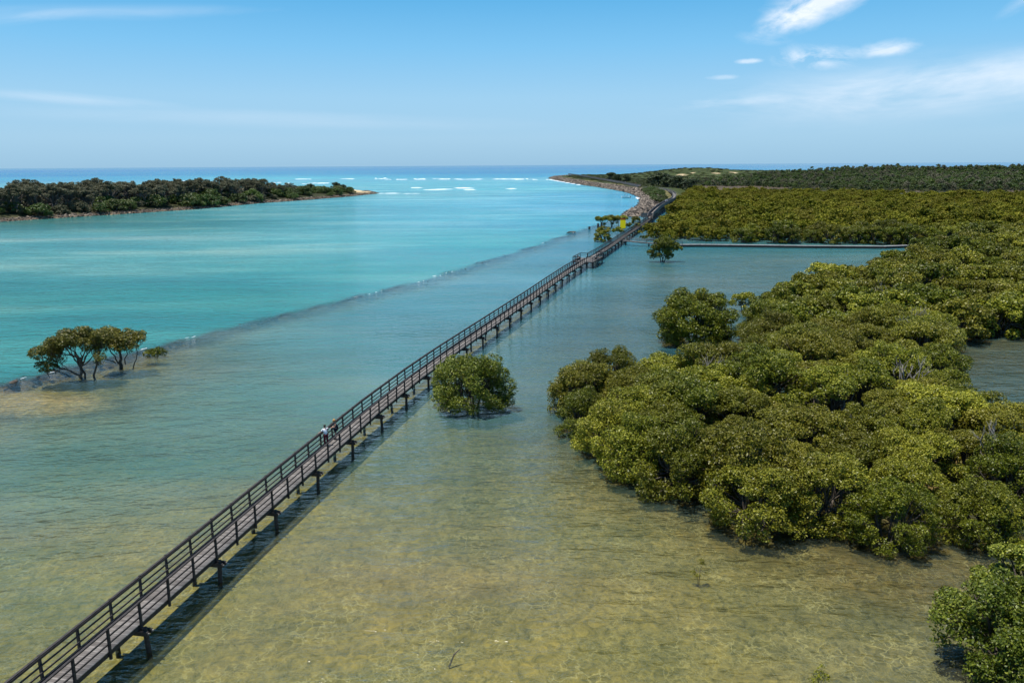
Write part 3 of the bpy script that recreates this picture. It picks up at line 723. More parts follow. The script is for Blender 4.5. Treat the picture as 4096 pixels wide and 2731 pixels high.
def add_mang(x, y, i, where, group, edge):
    sc = random.uniform(.74, 1.24) * (.92 if y < 60 else 1)
    kd = (MANG_HI if edge < 3.4 and y < 110 else MANG_IN if y < 100 else MANG_MID)[random.randrange(5 if y >= 100 else 7)]
    sz = 'low' if sc < .93 else 'tall' if sc > 1.08 else 'rounded'
    lab = '%s olive green mangrove %s' % (sz, where)
    if i in RANK and RANK[i][0] < 60: lab = '%s mangrove from the left along the %s' % (ordinal(RANK[i][0]), 'near edge of the stand' if RANK[i][1] == 'n' else 'far edge of the near stand')
    return plant('mangrove_tree', kd, (x, y, 0), random.uniform(0, 6.28), (sc, sc, sc * random.uniform(.88, 1.1)), lab, 'mangrove', group)
for i in range(NA):
    x, y = ptsA[i]; w = where_A(x, y, dAe[i]); add_mang(x, y, i, w, 'mangroves ' + w, dAe[i])
rest = ptsA[NA:]
# front row of the far stand, individual trees
fr = ptsB[ptsB[:, 1] < 246][:42]
fr = fr[np.argsort(fr[:, 0] / fr[:, 1])]
for i, (x, y) in enumerate(fr):
    w = 'in the front row of the far stand behind the causeway'
    sc = random.uniform(.85, 1.15)
    plant('mangrove_tree', MANG_MID[i % 5], (x, y, 0), random.uniform(0, 6.28), (sc, sc, sc * 1.05), '%s open trunked mangrove from the left, front row behind the causeway' % ordinal(i + 1), 'mangrove', 'mangroves ' + w)
fs = {tuple(p) for p in fr}
restB = np.array([p for p in ptsB if tuple(p) not in fs])
allr = np.vstack([rest, restB])
zz = np.maximum(ground_height(allr[:, 0], allr[:, 1]), -.2) * (allr[:, 1] > 300)
sc = rng.uniform(.65, 1.3, len(allr)) * (1 - .15 * ss(300, 600, allr[:, 1])) * (.62 + .76 * fbm(allr[:, 0], allr[:, 1], 22, 3))
gn_scatter('mangrove_canopy', np.c_[allr[:, 0], allr[:, 1], zz - .2, sc, rng.uniform(0, 6.28, len(allr)), sc * rng.uniform(.8, 1.1, len(allr))], MANG_LOW,
           'unbroken olive mangrove canopy stretching from the causeway to the coastal wood', 'mangrove forest')

# bare dead mangroves standing in the canopy
M['deadwood'] = wood_mat('bleached_dead_wood', (.16, .14, .12), (.36, .33, .29), .85, (1, 1, .4), 4, .3)
DEAD = [limbs_mesh('trunk', dome_lobes(80 + i, 2.3, 5.6, 12, (.5, 1.0), .5, .1), 80 + i, M['deadwood'], stems=3, r0=.09, kink=.35) for i in range(2)]
for i, (x, y, lab) in enumerate(((46.5, 92, 'bleached bare mangrove left of the enclosed pool'), (50.5, 97.5, 'leafless pale mangrove at the head of the enclosed pool'), (28.5, 66, 'grey leafless mangrove poking out of the middle of the near stand'), (36.5, 70.5, 'pale dead mangrove in the brown part of the near stand'), (33.5, 52.5, 'bare mangrove above the brown mud flat'), (56, 118, 'dead grey mangrove in the thick of the stand beyond the pool'), (70, 262, 'pale bare mangrove rising from the far stand'), (19, 72, 'thin dead mangrove behind the blunt end of the stand'))):
    t = empty('dead_mangrove', (x, y, 0), i * 1.3, 1.12); link('trunk', DEAD[i % 2], t); tag(t, lab, 'dead mangrove')
# --- lone mangroves
def lone(loc, lobes, n, size, seed, label, mat='mangrove', **kw):
    k = Kind(lobes, n, size, seed, M[mat], M['bark'], **kw)
    return plant('mangrove_tree', k, loc, 0, 1, label, 'mangrove')
lone((-4.0, 73.6, 0), dome_lobes(5, 3.75, 5.6, 44, (.6, 1.1), .42, 1.3), 46000, .105, 5, 'round dense mangrove standing alone close beside the boardwalk', mat='mangrove_fresh', drop=.95, stems=6, r0=.11)
lone((23.9, 101, 0), dome_lobes(8, 5.0, 7.4, 64, (.8, 1.35), .42, 1.0), 60000, .14, 8, 'biggest free standing mangrove, off the left tip of the stand', drop=.9, stems=6, r0=.17)
lone((36.5, 123.6, 0), dome_lobes(9, 1.7, 3.6, 9, (.55, .85), .5, .5), 4500, .15, 9, 'small mangrove in open water between the big one and the stand', stems=3, r0=.09)
lone((36.0, 190, 0), [(-2.9, 0, 2.3, .9, .7), (-2.2, .3, 1.2, .8, .6), (-1.9, -.6, 3.5, 1.1, .8), (-.9, .5, 4.7, 1.2, .8), (.4, 0, 5.2, 1.4, 1.0), (-.4, 0, 4.2, 1.4, 1.0), (1.4, 0, 3.9, 1.3, 1.0), (-1.6, .2, 2.6, 1.1, .9), (.9, .2, 3.2, 1.1, .8), (2.2, 0, 3.2, 1.0, .8), (1.6, .4, 4.6, 1.3, .9), (2.9, 0, 4.0, 1.1, .7), (3.9, -.2, 3.2, .9, .55), (0, 1.4, 4.6, 1.2, .8), (0, -1.3, 4.5, 1.2, .8), (1.3, -.9, 2.3, .95, .7), (2.0, .2, 1.5, .85, .6), (-1.1, -.9, 1.7, .9, .65), (.4, -1.2, 2.6, .8, .6), (-.2, .9, 3.3, .9, .7), (1.2, 0, .9, .6, .45)], 17000, .17, 15, 'lone leaning mangrove in front of the low causeway', stems=4, r0=.16)
lone((27.7, 241.5, 0), dome_lobes(16, 3.0, 4.8, 16, (.7, 1.0), .6, .8), 5200, .24, 16, 'squat bushy mangrove left of the boardwalk below the yellow sign', stems=4, r0=.12)
lone((32.6, 247, 0), [(-.8, 0, 3.0, .8, .6), (.4, 0, 3.4, 1.0, .7), (1.3, .2, 2.8, .8, .6)], 1300, .25, 17, 'thin mangrove sprig beside the squat bushy one', stems=2, r0=.1)
for (x, y, sx, lab) in ((34.2, 297, .85, 'umbrella shaped mangrove over the end of the drowned wall, nearest the stumps'), (37.6, 300, .85, 'spreading mangrove in the middle of the clump above the yellow sign'), (41.2, 305, .8, 'right hand mangrove of the clump above the yellow sign')):
    sd = int(x * 3); r = random.Random(sd)
    lb = [(r.uniform(-3.2, 3.2), r.uniform(-1.5, 1.5), 3.9 + r.uniform(-.7, .7), r.uniform(.9, 1.3), .75) for _ in range(14)] + [(r.uniform(-1.5, 1.5), 0, 1.5, .7, .5)]
    o = lone((x, y, 0), lb, 6500, .24, sd, lab, stems=4, r0=.14); o.scale = (sx, sx, sx)
for (x, y, h, lab) in ((42.5, 291, 2.4, 'low sparse mangrove bush between the clump and the boardwalk'), (44.5, 284, 2.8, 'wispy mangrove bush touching the boardwalk beyond the sign'), (49, 318, 3.0, 'pale mangrove bush in the inlet below the platform'), (50.6, 325, 2.2, 'small mangrove beside the platform piles')):
    lone((x, y, 0), dome_lobes(int(x * 7), 1.6, h, 7, (.5, .8), .6, .4), 1100, .27, int(x), lab, stems=3, r0=.08)
# --- leaning pair on the drowned wall
def wall_tree(loc, lobes, paths, n, seed, label):
    V_ = crown_mesh('crown', lobes, n, .12, seed, M['mangrove_dark'], drop=.4, up=.5)
    r = random.Random(seed); mb = MB()
    def wob(p, q, ra, rb, k=.22):
        p, q = Vector(p), Vector(q); ns = 5; pts = [p.lerp(q, i / ns) + (Vector((r.uniform(-1, 1), r.uniform(-1, 1), r.uniform(-.5, .5))) * k if 0 < i < ns else Vector()) for i in range(ns + 1)]
        mb.tube(pts, [ra + (rb - ra) * i / ns for i in range(ns + 1)], 6, False); return pts
    for (a, b, ra, rb) in paths:
        ra *= .72; rb *= .75
        p_ = wob(a, b, ra, rb)
        near = sorted(lobes, key=lambda l: (Vector(l[:3]) - Vector(b)).length)[:6]
        for l in near:
            wob(p_[random.Random(seed).choice((3, 4, 5))], (l[0], l[1], l[2]), rb * .8, rb * .25, .18)
    for l in lobes:
        for q in range(2): wob((l[0] * .9, l[1], l[2] - .9), (l[0] + r.uniform(-.6, .6), l[1] + r.uniform(-.6, .6), l[2] + .2), .035, .015, .1)
    t = empty('mangrove_tree', loc, 0, (1, 1, .92)); mb.build('trunk', M['bark'], t, True); link('crown', V_, t)
    return tag(t, label, 'mangrove')
r = random.Random(4); lb = []
for i in range(44):
    u = i / 43; x = -4.3 + 6.9 * u + r.uniform(-.3, .3); z = 2.45 + 2.85 * math.sin(math.pi * min(1, .12 + .62 * u)) ** .9 + r.uniform(-.35, .3)
    lb.append((x, r.uniform(-1.6, 1.6), z - abs(r.gauss(0, .75)), r.uniform(.7, 1.05), .75))
lb += [(-4.3, -.4, 1.6, .7, .5), (-3.6, .2, 1.8, .75, .5), (-3.1, -.3, 1.4, .65, .5), (-3.8, -.6, 1.1, .6, .4)]
wall_tree((-47.9, 86.0, 0), lb, [((0, 0, -.4), (-.1, 0, 2.5), .26, .16), ((-.1, 0, 2.4), (-3.0, .2, 3.3), .13, .08), ((-.1, 0, 2.4), (-1.3, .5, 4.2), .12, .08), ((.2, 0, -.3), (-.6, 0, 3.2), .16, .1), ((1.3, 0, -.4), (1.9, .1, 2.6), .17, .12), ((1.9, .1, 2.6), (2.7, 0, 4.4), .11, .07), ((1.9, .1, 2.6), (1.5, 0, 4.6), .1, .07), ((-.3, 0, .2), (-2.6, -.2, 1.5), .16, .07), ((-1.4, 0, .1), (-3.0, -.4, 1.0), .08, .05)], 30000, 31, 'wide umbrella shaped mangrove with bare twisted trunks on the drowned wall')
lb = []
for i in range(26):
    u = i / 25; x = -2.2 + 4.1 * u; z = 4.7 - .9 * (u - .35) ** 2 * 2.4 + r.uniform(-.3, .3); lb.append((x, r.uniform(-1.4, 1.4), z - .2 - abs(r.gauss(0, .65)), r.uniform(.65, .95), .7))
lb += [(2.8, 0, 3.7, .6, .45), (2.6, .4, 4.2, .6, .45), (-1.6, 0, 3.9, .7, .5)]
wall_tree((-45.9, 90.6, 0), lb, [((0, 0, -.4), (.1, 0, 2.0), .3, .15), ((.1, 0, 2.0), (-.6, 0, 4.2), .1, .07), ((.1, 0, 1.9), (1.4, .1, 4.2), .1, .06), ((-.2, 0, .4), (-1.6, .2, 2.9), .12, .07), ((-.5, 0, .5), (-2.8, 0, 1.6), .1, .05), ((.6, 0, .3), (1.0, .3, 3.6), .09, .06), ((1.5, -.2, -.3), (2.4, 0, 3.4), .09, .05)], 17000, 33, 'narrower mangrove with dark stump base, right of the wide umbrella one')
for dx in (0,):
    lone((-43.9, 95.4, 0), [(-.9, 0, .45, .6, .45), (-.4, .3, .6, .55, .4), (.5, 0, .9, .55, .42), (1.1, -.2, .6, .5, .4), (.2, -.3, .45, .5, .35)], 1700, .12, 44, 'tiny mangrove bush just clear of the water beside the drowned wall', stems=2, r0=.04)
# saplings in the shallows
lone((10.5, 41.2, 0), [(-.35, 0, .25, .17, .12), (.1, 0, .95, .2, .14), (.2, .05, .75, .17, .12), (-.25, .1, .45, .12, .1), (.45, -.05, .2, .1, .08), (-.1, -.1, .12, .2, .1)], 330, .055, 51, 'spindly sapling alone in the clear shallows', stems=3, r0=.018, kink=.04, spread=.1)
lone((13.5, 31.2, 0), [(0, 0, .7, .25, .2), (.3, .1, .5, .22, .18), (-.2, 0, .4, .22, .18), (.1, .1, 1.0, .18, .15)], 420, .055, 52, 'leafy sapling at the bottom edge of the picture', stems=3, r0=.02, kink=.04, spread=.1)
lone((30.2, 43.0, 0), [(0, 0, .6, .6, .45), (.8, .2, .5, .6, .4), (-.6, .1, .45, .5, .4), (1.4, 0, .4, .5, .35)], 2200, .09, 53, 'dark low bush on the water margin below the mud flat', stems=3, r0=.04)
lone((29.3, 44.4, 0), [(0, 0, 2.6, .5, .4), (.7, .1, 2.2, .55, .4), (-.7, 0, 2.0, .5, .35), (.2, .2, 3.0, .4, .3), (1.1, 0, 1.6, .4, .3)], 800, .10, 54, 'thin half bare mangrove above the dark low bush', stems=3, r0=.07)
# big near trees at the lower right corner
lone((23.0, 32.6, 0), dome_lobes(71, 3.1, 4.5, 40, (.45, .9), .45, 1.0), 42000, .095, 71, 'large pale green mangrove filling the lower corner nearest the camera', mat='mangrove_fresh', stems=6, r0=.13)
lone((27.0, 37.0, 0), dome_lobes(72, 2.6, 4.1, 30, (.45, .9), .5, .9), 34000, .10, 72, 'mangrove directly behind the large one in the lower corner', mat='mangrove_fresh', stems=5, r0=.13)
lone((25.5, 28.6, 0), dome_lobes(73, 2.6, 4.2, 20, (.6, 1.0), .5, .8), 22000, .10, 73, 'mangrove crown cut by the lower corner of the picture', mat='mangrove_fresh', stems=5, r0=.13)

# --- island trees and bushes
def island_ok(mn, mx):
    return lambda x, y: (sdf(x, y, ISL) > mn) & (sdf(x, y, ISL) < mx)
def kinds(nk, fn): return [fn(i) for i in range(nk)]
CAS = kinds(5, lambda i: Kind(dome_lobes(200 + i, 5.2, 11.6 + i * .6, 38, (.6, 1.35), .6, .2), 5600, .30, 200 + i, M['casuarina'], M['greybark'], stems=4, r0=.26, kink=.6, sides=4, base=-.5))
DRK = kinds(3, lambda i: Kind(dome_lobes(220 + i, 3.2, 8.2, 14, (1.0, 1.6), .35, .8), 2600, .42, 220 + i, M['dark'], M['greybark'], stems=3, r0=.2, sides=4, base=-.5))
GRN = kinds(4, lambda i: Kind(dome_lobes(240 + i, 3.4, 4.4, 12, (1.0, 1.6), .5, .8), 2400, .36, 240 + i, M['green'], M['greybark'], stems=3, r0=.12, sides=4, base=-.5))
GRY = kinds(2, lambda i: Kind(dome_lobes(260 + i, 2.6, 3.2, 10, (.8, 1.3), .5, .8), 1700, .34, 260 + i, M['casuarina'], M['greybark'], stems=3, r0=.12, sides=4, base=-.5))
def gz(x, y): return float(ground_height(np.array([x]), np.array([y]))[0])
pt = poisson(ISL, lambda y: 6.6, 9000, 21, (), lambda x, y: (sdf(x, y, ISL) > 10) & (sdf(x, y, ISL) < 80) & (y < 578))
print('island trees', len(pt))
pt = pt[np.argsort(sdf(pt[:, 0], pt[:, 1], ISL))][:230]
for i, (x, y) in enumerate(pt):
    d = float(sdf(np.array([x]), np.array([y]), ISL)[0]); dark = (d > 45 and random.random() < .25)
    k = random.choice(DRK if dark else CAS); sc = random.uniform(.8, 1.15) * (1.0 if y < 540 else .88)
    w = 'in the front rank of the wood' if d < 24 else 'in the middle of the wood' if d < 48 else 'at the seaward back'
    seg = 'near end of island' if y < 430 else 'spit end of island' if y > 520 else 'middle of island'
    plant('coastal_oak_tree' if not dark else 'dark_tree', k, (x, y, gz(x, y) - .2), random.uniform(0, 6.28), (sc * (1.35 if dark else 1.22), sc * (1.35 if dark else 1.22), sc * (1.35 if dark else 1.0)), '%s %s, %s' % ('dark green dense tree' if dark else 'grey brown feathery tree', w, seg), 'tree', 'island trees %s %s' % (w, seg))
pt = poisson(ISL, 4.4, 9000, 22, (), lambda x, y: (sdf(x, y, ISL) > 4.2) & (sdf(x, y, ISL) < np.where(y > 555, 60, 20)) & (y < 672))
pt = pt[np.argsort(sdf(pt[:, 0], pt[:, 1], ISL))]
print('island bushes', len(pt))
for i, (x, y) in enumerate(pt[:210]):
    gry = random.random() < (.3 if y < 585 else .12); k = random.choice(GRY if gry else GRN); sc = random.uniform(.8, 1.7)
    if 470 < y < 545 and random.random() < .6: sc *= 1.45
    if y > 600: sc *= .85
    seg = 'below the feathery trees' if y < 585 else 'on the low bushy end of the island'
    sz = 'big' if sc > 1.1 else 'small' if sc < .8 else 'mid sized'
    plant('coastal_shrub', k, (x, y, gz(x, y) - .2), random.uniform(0, 6.28), (sc, sc, sc * .95), '%s %s shrub %s' % (sz, 'grey brown' if gry else 'bright green', seg), 'shrub', 'island shrubs ' + seg)
for (x, y, s_, lab) in ((-158, 640, 1.0, 'dark rounded tree standing alone on the low end of the island'), (-144, 668, 1.12, 'taller of two dark trees standing together near the spit'), (-139, 672, .85, 'shorter of two dark trees standing together near the spit')):
    plant('dark_tree', DRK[0], (x, y, gz(x, y)), 1.0, s_, lab, 'tree')

# --- breakwater and coastal wood on the right
for i, (x, y, s_, kd, lab) in enumerate((
    (121, 985, 1.15, 1, 'dark domed tree beside the breakwater walkway, first from the head'), (128, 975, 1.0, 0, 'dark tree overlapping the domed one on the breakwater'), (133, 940, .9, 2, 'lower dark tree trailing the domed one on the breakwater'),
    (143, 830, .8, 1, 'single slim dark tree on the green slope behind the walkway'), (135, 745, 1.35, 0, 'tall dark tree at the end of the long walkway'), (144, 750, 1.25, 2, 'tallest dark tree of the clump behind the long walkway'),
    (150, 735, 1.15, 1, 'dark tree in the right half of the clump behind the long walkway'), (135, 700, 1.0, 0, 'dark tree in front of the tall clump, near the curve'), (142, 690, 1.1, 2, 'bushy dark tree behind the curve of the boardwalk'),
    (150, 668, .95, 1, 'round dark green tree just behind the curved boardwalk'), (143, 660, .8, 0, 'small dark tree filling the bend of the curved boardwalk'), (173, 860, .9, 2, 'isolated dark bush on the green dune slope'))):
    plant('dark_tree', DRK[kd], (x, y, gz(x, y) - .2), i * .9, (s_ * 1.75, s_ * 1.75, s_ * 1.25), lab, 'tree')
# low green shrubs on the breakwater crest near the ramp
r = random.Random(6)
for i in range(70):
    t = r.random(); y = 455 + 190 * t; x = 82 + 24 * t ** .8 + r.uniform(-2, 8)
    if not inside(np.array([x]), np.array([y]), LAND_R)[0]: continue
    plant('coastal_shrub', r.choice(GRN + GRY[:1]), (x, y, gz(x, y) - .4), r.uniform(0, 6), r.uniform(.45, .8), 'low dark green shrub between the boulders and the curved boardwalk', 'shrub', 'shrubs on the breakwater crest')
DUNE = [(100, 700), (140, 700), (170, 640), (230, 590), (320, 560), (900, 640), (2600, 1500), (2600, 1620), (120, 1600), (92, 1400), (92, 1200), (99, 1000), (106, 850)]
SCR = [crown_mesh('scrub', dome_lobes(300 + i, 3.4, 2.2, 10, (1.0, 1.6), .6, .6), 700, .6, 300 + i, M['scrub']) for i in range(3)]
WOODK = [crown_mesh('wood_crown', dome_lobes(320 + i, 4.2, 8.5 + i, 13, (1.3, 2.0), .45, .5), 1100, .75, 320 + i, M['dark'] if i == 1 else M['casuarina'] if i == 3 else M['green']) for i in range(5)]
pt = poisson(DUNE, lambda y: 5.2 if y < 900 else 7.5, 60000, 31, (), lambda x, y: (seg_dist(x, y, BWL)[0] > 17) & ((np.abs(y - (760 - (x - 160) * .75)) > 75 - 60 * ss(190, 250, x)) | (x < 160)))
n_ = fbm(pt[:, 0], pt[:, 1], 60); keep = n_ > .3
blow = sum(np.exp(-(((pt[:, 0] - a) / (w * 1.3)) ** 2 + ((pt[:, 1] - b) / h) ** 2)) for a, b, w, h in ((262, 1250, 8, 14), (284, 1268, 5, 10), (318, 1262, 5, 9), (352, 1285, 8, 12), (226, 1200, 4, 9), (240, 1215, 3, 8)))
pt = pt[keep & (blow < .3)]
z = ground_height(pt[:, 0], pt[:, 1]); sc = rng.uniform(.5, 1.15, len(pt)); print('scrub', len(pt))
gn_scatter('dune_scrub', np.c_[pt[:, 0], pt[:, 1], z - .7, sc, rng.uniform(0, 6.28, len(pt)), sc * .8], SCR, 'bright green scrub carpeting the dunes and the breakwater crest', 'scrub')
# walkable wood: denser to the right
WD = [(150, 780), (230, 640), (330, 575), (430, 560), (900, 600), (2600, 1300), (2600, 1560), (700, 1540), (430, 1350), (300, 1150), (215, 1000)]
def wood_ok(x, y):
    d = (y - (735 - (x - 160) * .75)); n = fbm(x, y, 70)
    k = ss(160, 420, x - (y - 600) * .12)
    return ((np.abs(d) > 60 - 55 * ss(190, 270, x)) | (n > .56)) & (n < .30 + .6 * k + .12)
pt = poisson(WD, lambda y: 5.0 if y < 900 else 7.2, 90000, 33, (), wood_ok)
pt = pt[np.argsort(pt[:, 1])]; z = ground_height(pt[:, 0], pt[:, 1]); print('wood', len(pt))
sc = rng.uniform(.4, 1.3, len(pt)) * (.5 + .2 * ss(250, 600, pt[:, 0])) * (.7 + .6 * fbm(pt[:, 0], pt[:, 1], 50, 2))
nd = 60
for i in range(min(nd, len(pt))):
    x, y = pt[i]; u = i % 5; nm = ['grey brown', 'dark green', 'green', 'grey brown', 'dark green'][u]
    k = [CAS[0], DRK[0], DRK[1], CAS[1], DRK[2]][u]; s_ = sc[i] * (.62 if u in (0, 3) else .95)
    plant('coastal_tree', k, (x, y, z[i] - .3), i, s_, '%s tree on the near edge of the coastal wood beyond the mangroves' % nm, 'tree', 'trees on the near edge of the coastal wood')
gn_scatter('coastal_wood', np.c_[pt[nd:, 0], pt[nd:, 1], z[nd:] - .8, sc[nd:], rng.uniform(0, 6.28, len(pt) - nd), sc[nd:]], WOODK, 'dark mixed wood along the coast below the sea horizon', 'wood')

# ------------------------------------------------------------------ main boardwalk
DZ = 1.50                                         # deck level
def offset(P, d):
    P = np.asarray(P, float); o_ = []
    for i in range(len(P)):
        a = P[max(i - 1, 0)]; b = P[min(i + 1, len(P) - 1)]; t = (b - a) / np.linalg.norm(b - a); o_.append(P[i] + np.array([t[1], -t[0]]) * d)
    return np.array(o_)
LR = [(x * 1.01, y * 1.01) for x, y in LR0]
CL = offset(LR, .72); HW = .72
CLEN = plen(CL)
bw = empty('boardwalk', (0, 0, 0)); tag(bw, 'long narrow grey timber boardwalk with dark railings crossing the shallows on piles', 'boardwalk')
# deck boards
def board_run(P, hw, zf, s0, s1, bwid=.145, gap=.006, th=.05):
    V = []; Fq = []; T = []; s = s0
    while s < s1:
        (x, y), d = along(P, s + bwid / 2); t = Vector((d[0], d[1], 0)); c = Vector((x, y, zf(s))); n_ = Vector((d[1], -d[0], 0))
        b = len(V); h_ = hw + random.uniform(0, .012); dz = random.uniform(-.003, .003)
        for i in (-1, 1):
            for j in (-1, 1):
                for k in (0, -th): V.append(tuple(c + t * (i * (bwid - gap) / 2) + n_ * (j * h_) + Vector((0, 0, k + dz))))
        for q in ((0, 1, 3, 2), (4, 6, 7, 5), (0, 4, 5, 1), (2, 3, 7, 6), (0, 2, 6, 4), (1, 5, 7, 3)): Fq.append(tuple(b + i for i in q))
        T += [random.random()] * 6; s += bwid
    return V, Fq, T
def deck_obj(P, hw, zf, parent, s0=0, s1=None, name='deck'):
    V, Fq, T = board_run(P, hw, zf, s0, s1 or plen(P)); return link(name, mesh_np(name, V, Fq, M['deck'], False, attrs={'tint': ('FACE', T)}), parent)
deck_obj(CL, HW, lambda s: DZ, bw)
SP = 2.25
# phase: right post stands at (-16.63, 40.62)
ss_ = np.linspace(0, 80, 4000); pr, dd_ = along(CL, ss_)
rp = pr + np.stack([dd_[:, 1], -dd_[:, 0]], -1) * (HW + .03); s_ref = ss_[np.argmin(np.hypot(rp[:, 0] + 16.63 * 1.01, rp[:, 1] - 40.62 * 1.01))]
k0 = math.floor(s_ref / SP); stations = [s_ref + SP * k for k in range(-k0, int((CLEN - s_ref) / SP) + 1)]
BAYL = (179.0, 186.4); BAYR = (178.8, 189.9)     # y ranges of the two lookout bays
def off_at(s, side, out_=0.0):
    (x, y), d = along(CL, s); return Vector((x + d[1] * side * (HW + out_), y - d[0] * side * (HW + out_), 0)), Vector((d[0], d[1], 0))
def in_bay(y, side): a, b = BAYL if side < 0 else BAYR; return a - .3 < y < b + .3
allposts = []
for side in (-1, 1):
    for s in stations:
        p, d = off_at(s, side, .06)
        if in_bay(p.y, side): continue
        allposts.append((p, d))
# tight posts where the two straight lengths meet
for s in (stations[0],):
    pass
allposts.sort(key=lambda a: a[0].length)
def post_mb(mb, p, d, dz=DZ): mb.box(p + Vector((0, 0, dz + .36)), (.12, .12, 1.52), d)
pm = None
for i, (p, d) in enumerate(allposts[:100]):
    if p.y < 14: pass
    mb = MB(); mb.box((0, 0, .36), (.105, .105, 1.52), (1, 0, 0)); mb.box((0, 0, 1.13), (.10, .10, .03), (1, 0, 0))
    if pm is None: pm = mb.mesh('post', M['rail'])
    o = link('post', pm, bw); o.location = (p.x, p.y, DZ + random.uniform(-.015, .015)); o.rotation_euler = (random.gauss(0, .012), random.gauss(0, .012), math.atan2(d.y, d.x))
mb = MB()
for p, d in allposts[100:]: post_mb(mb, p, d)
o = mb.build('far_posts', M['rail'], bw); o['kind'] = 'stuff'
def rail_run(side, h, w, t, mat, name, inset=0.0, bay=True):
    mb = MB(); prev = None
    for i, s in enumerate(stations):
        p, d = off_at(s, side, inset); p.z = DZ + h
        if bay and in_bay(p.y, side):
            if mb.v: mb.build(name, mat, bw); mb = MB()
            prev = None; continue
        if prev is not None: mb.bar(prev, p, w, t)
        prev = p
    mb.build(name, mat, bw)
for side in (-1, 1):
    rail_run(side, 1.10, .12, .045, M['rail'], 'handrail', .04)
    rail_run(side, 1.02, .045, .11, M['rail'], 'top_board', -.03)
    rail_run(side, .66, .045, .075, M['rail'], 'rail', -.02)
    rail_run(side, .32, .045, .075, M['rail'], 'rail', -.02)
    rail_run(side, .05, .09, .10, M['rail'], 'kerb_rail', -.08, False) if side < 0 else None
    # edge fascia
    mb = MB(); prev = None
    for s in stations:
        p, d = off_at(s, side, -.035); p.z = DZ - .17
        if prev is not None: mb.bar(prev, p, .06, .2)
        prev = p
    mb.build('edge_beam', M['rail'], bw)
mb = MB(); prev = None
for s in stations:
    p, d = off_at(s, 1, -HW); p.z = DZ - .18
    if prev is not None: mb.bar(prev, p, .12, .22)
    prev = p
mb.build('stringer', M['rail'], bw)
# trestles every third post
tre = [s for k, s in enumerate(stations) if (round((s - s_ref) / SP)) % 3 == 0]
tp = None
for s in tre:
    (x, y), d = along(CL, s)
    if tp is None:
        a = MB()
        for e_ in (-.16, .16): a.box((e_, -.12, -.42), (.12, 2.15, .22), (1, 0, 0))
        cm = a.mesh('cross_beam', M['rail'])
        a = MB(); a.tube([(0, 0, -3.3), (0, 0, -.2)], [.125, .12], 9); pmh = a.mesh('pile', M['rail'])
        a = MB(); a.bar((0, 0, -.36), (.85, 0, -.04), .1, .12); bm_ = a.mesh('brace', M['greyrail'])
        tp = True
    ang = math.atan2(d[1], d[0])
    c_ = link('cross_beam', cm, bw); c_.location = (x, y, DZ); c_.rotation_euler = (0, 0, ang)
    for sd in (-1, 1):
        q = link('pile', pmh, c_); q.location = (0, sd * .82 - .1, 0); q.rotation_euler = (random.gauss(0, .02), random.gauss(0, .02), 0)
    q = link('bolt_end', (lambda m_: (m_.box((-.16, -1.23, -.40), (.07, .1, .07)), m_.box((.16, -1.23, -.40), (.07, .1, .07)), m_.mesh('bolt_end', M['greyrail']))[2])(MB()), c_)
# lookout bays
def bay(name, s0, s1, side, depth, label):
    t = MB(); rails = MB(); posts = []; piles = MB()
    a, d0 = off_at(s0, side, 0); b, d1 = off_at(s1, side, 0)
    n_ = Vector((d0.y * side, -d0.x * side, 0)); ln = (b - a).length
    c = (a + b) / 2 + n_ * depth / 2; V = []; Fq = []; T = []
    dk = MB(); nb = int(ln / .145)
    for i in range(nb):
        q = a.lerp(b, (i + .5) / nb) + n_ * (depth / 2 + .02); dk.box(q + Vector((0, 0, DZ - .025)), (ln / nb - .006, depth, .05), d0)
    o_ = dk.build('bay_deck', M['deck'], bw)
    cs = [a, a + n_ * depth, b + n_ * depth, b]
    for p, q in zip(cs[:-1], cs[1:]):
        for h, w, tt in ((1.10, .15, .045), (1.02, .045, .10), (.66, .045, .075), (.32, .045, .075)): rails.bar(p + Vector((0, 0, DZ + h)), q + Vector((0, 0, DZ + h)), w, tt)
        rails.bar(p + Vector((0, 0, DZ - .16)), q + Vector((0, 0, DZ - .16)), .06, .2)
    rails.build('bay_railing', M['rail'], bw)
    k = max(2, int(round(ln / SP)))
    P_ = MB()
    for i in range(k + 1): post_mb(P_, cs[1].lerp(cs[2], i / k), d0)
    P_.box(a + Vector((0, 0, DZ + .36)), (.13, .13, 1.52), d0); P_.box(b + Vector((0, 0, DZ + .36)), (.13, .13, 1.52), d0)
    P_.build('bay_posts', M['rail'], bw)
    for i in (0, 1): piles.tube([cs[1 + i] + Vector((0, 0, -1.4)) - n_ * .1, cs[1 + i] + Vector((0, 0, DZ - .1)) - n_ * .1], .14, 8)
    piles.build('bay_piles', M['rail'], bw)
    return cs, n_, d0
def s_at_y(yy): return float(ss_full[np.argmin(np.abs(pf[:, 1] - yy))])
ss_full = np.linspace(0, CLEN - .01, 20000); pf, _ = along(CL, ss_full)
bL = bay('bayL', s_at_y(179.0), s_at_y(186.4), -1, 1.7, '')
bR = bay('bayR', s_at_y(178.8), s_at_y(189.9), 1, 1.5, '')
def bench(c, d, n_, label):
    t = empty('bench', (c.x, c.y, DZ), math.atan2(d.y, d.x))
    a = MB(); a.box((0, 0, .45), (1.9, .42, .05)); a.build('seat', M['greyrail'], t)
    a = MB(); a.box((0, .24, .75), (1.9, .04, .34)); a.build('backrest', M['greyrail'], t)
    for sx in (-.75, .75): a = MB(); a.box((sx, 0, .21), (.09, .36, .42)); a.box((sx, .22, .5), (.06, .04, .6)); a.build('leg', M['rail'], t)
    tag(t, label, 'bench')
c = (bL[0][1] + bL[0][2]) / 2 - bL[1] * .45; bench(c, bL[2], bL[1], 'timber bench in the seaward lookout bay of the boardwalk')
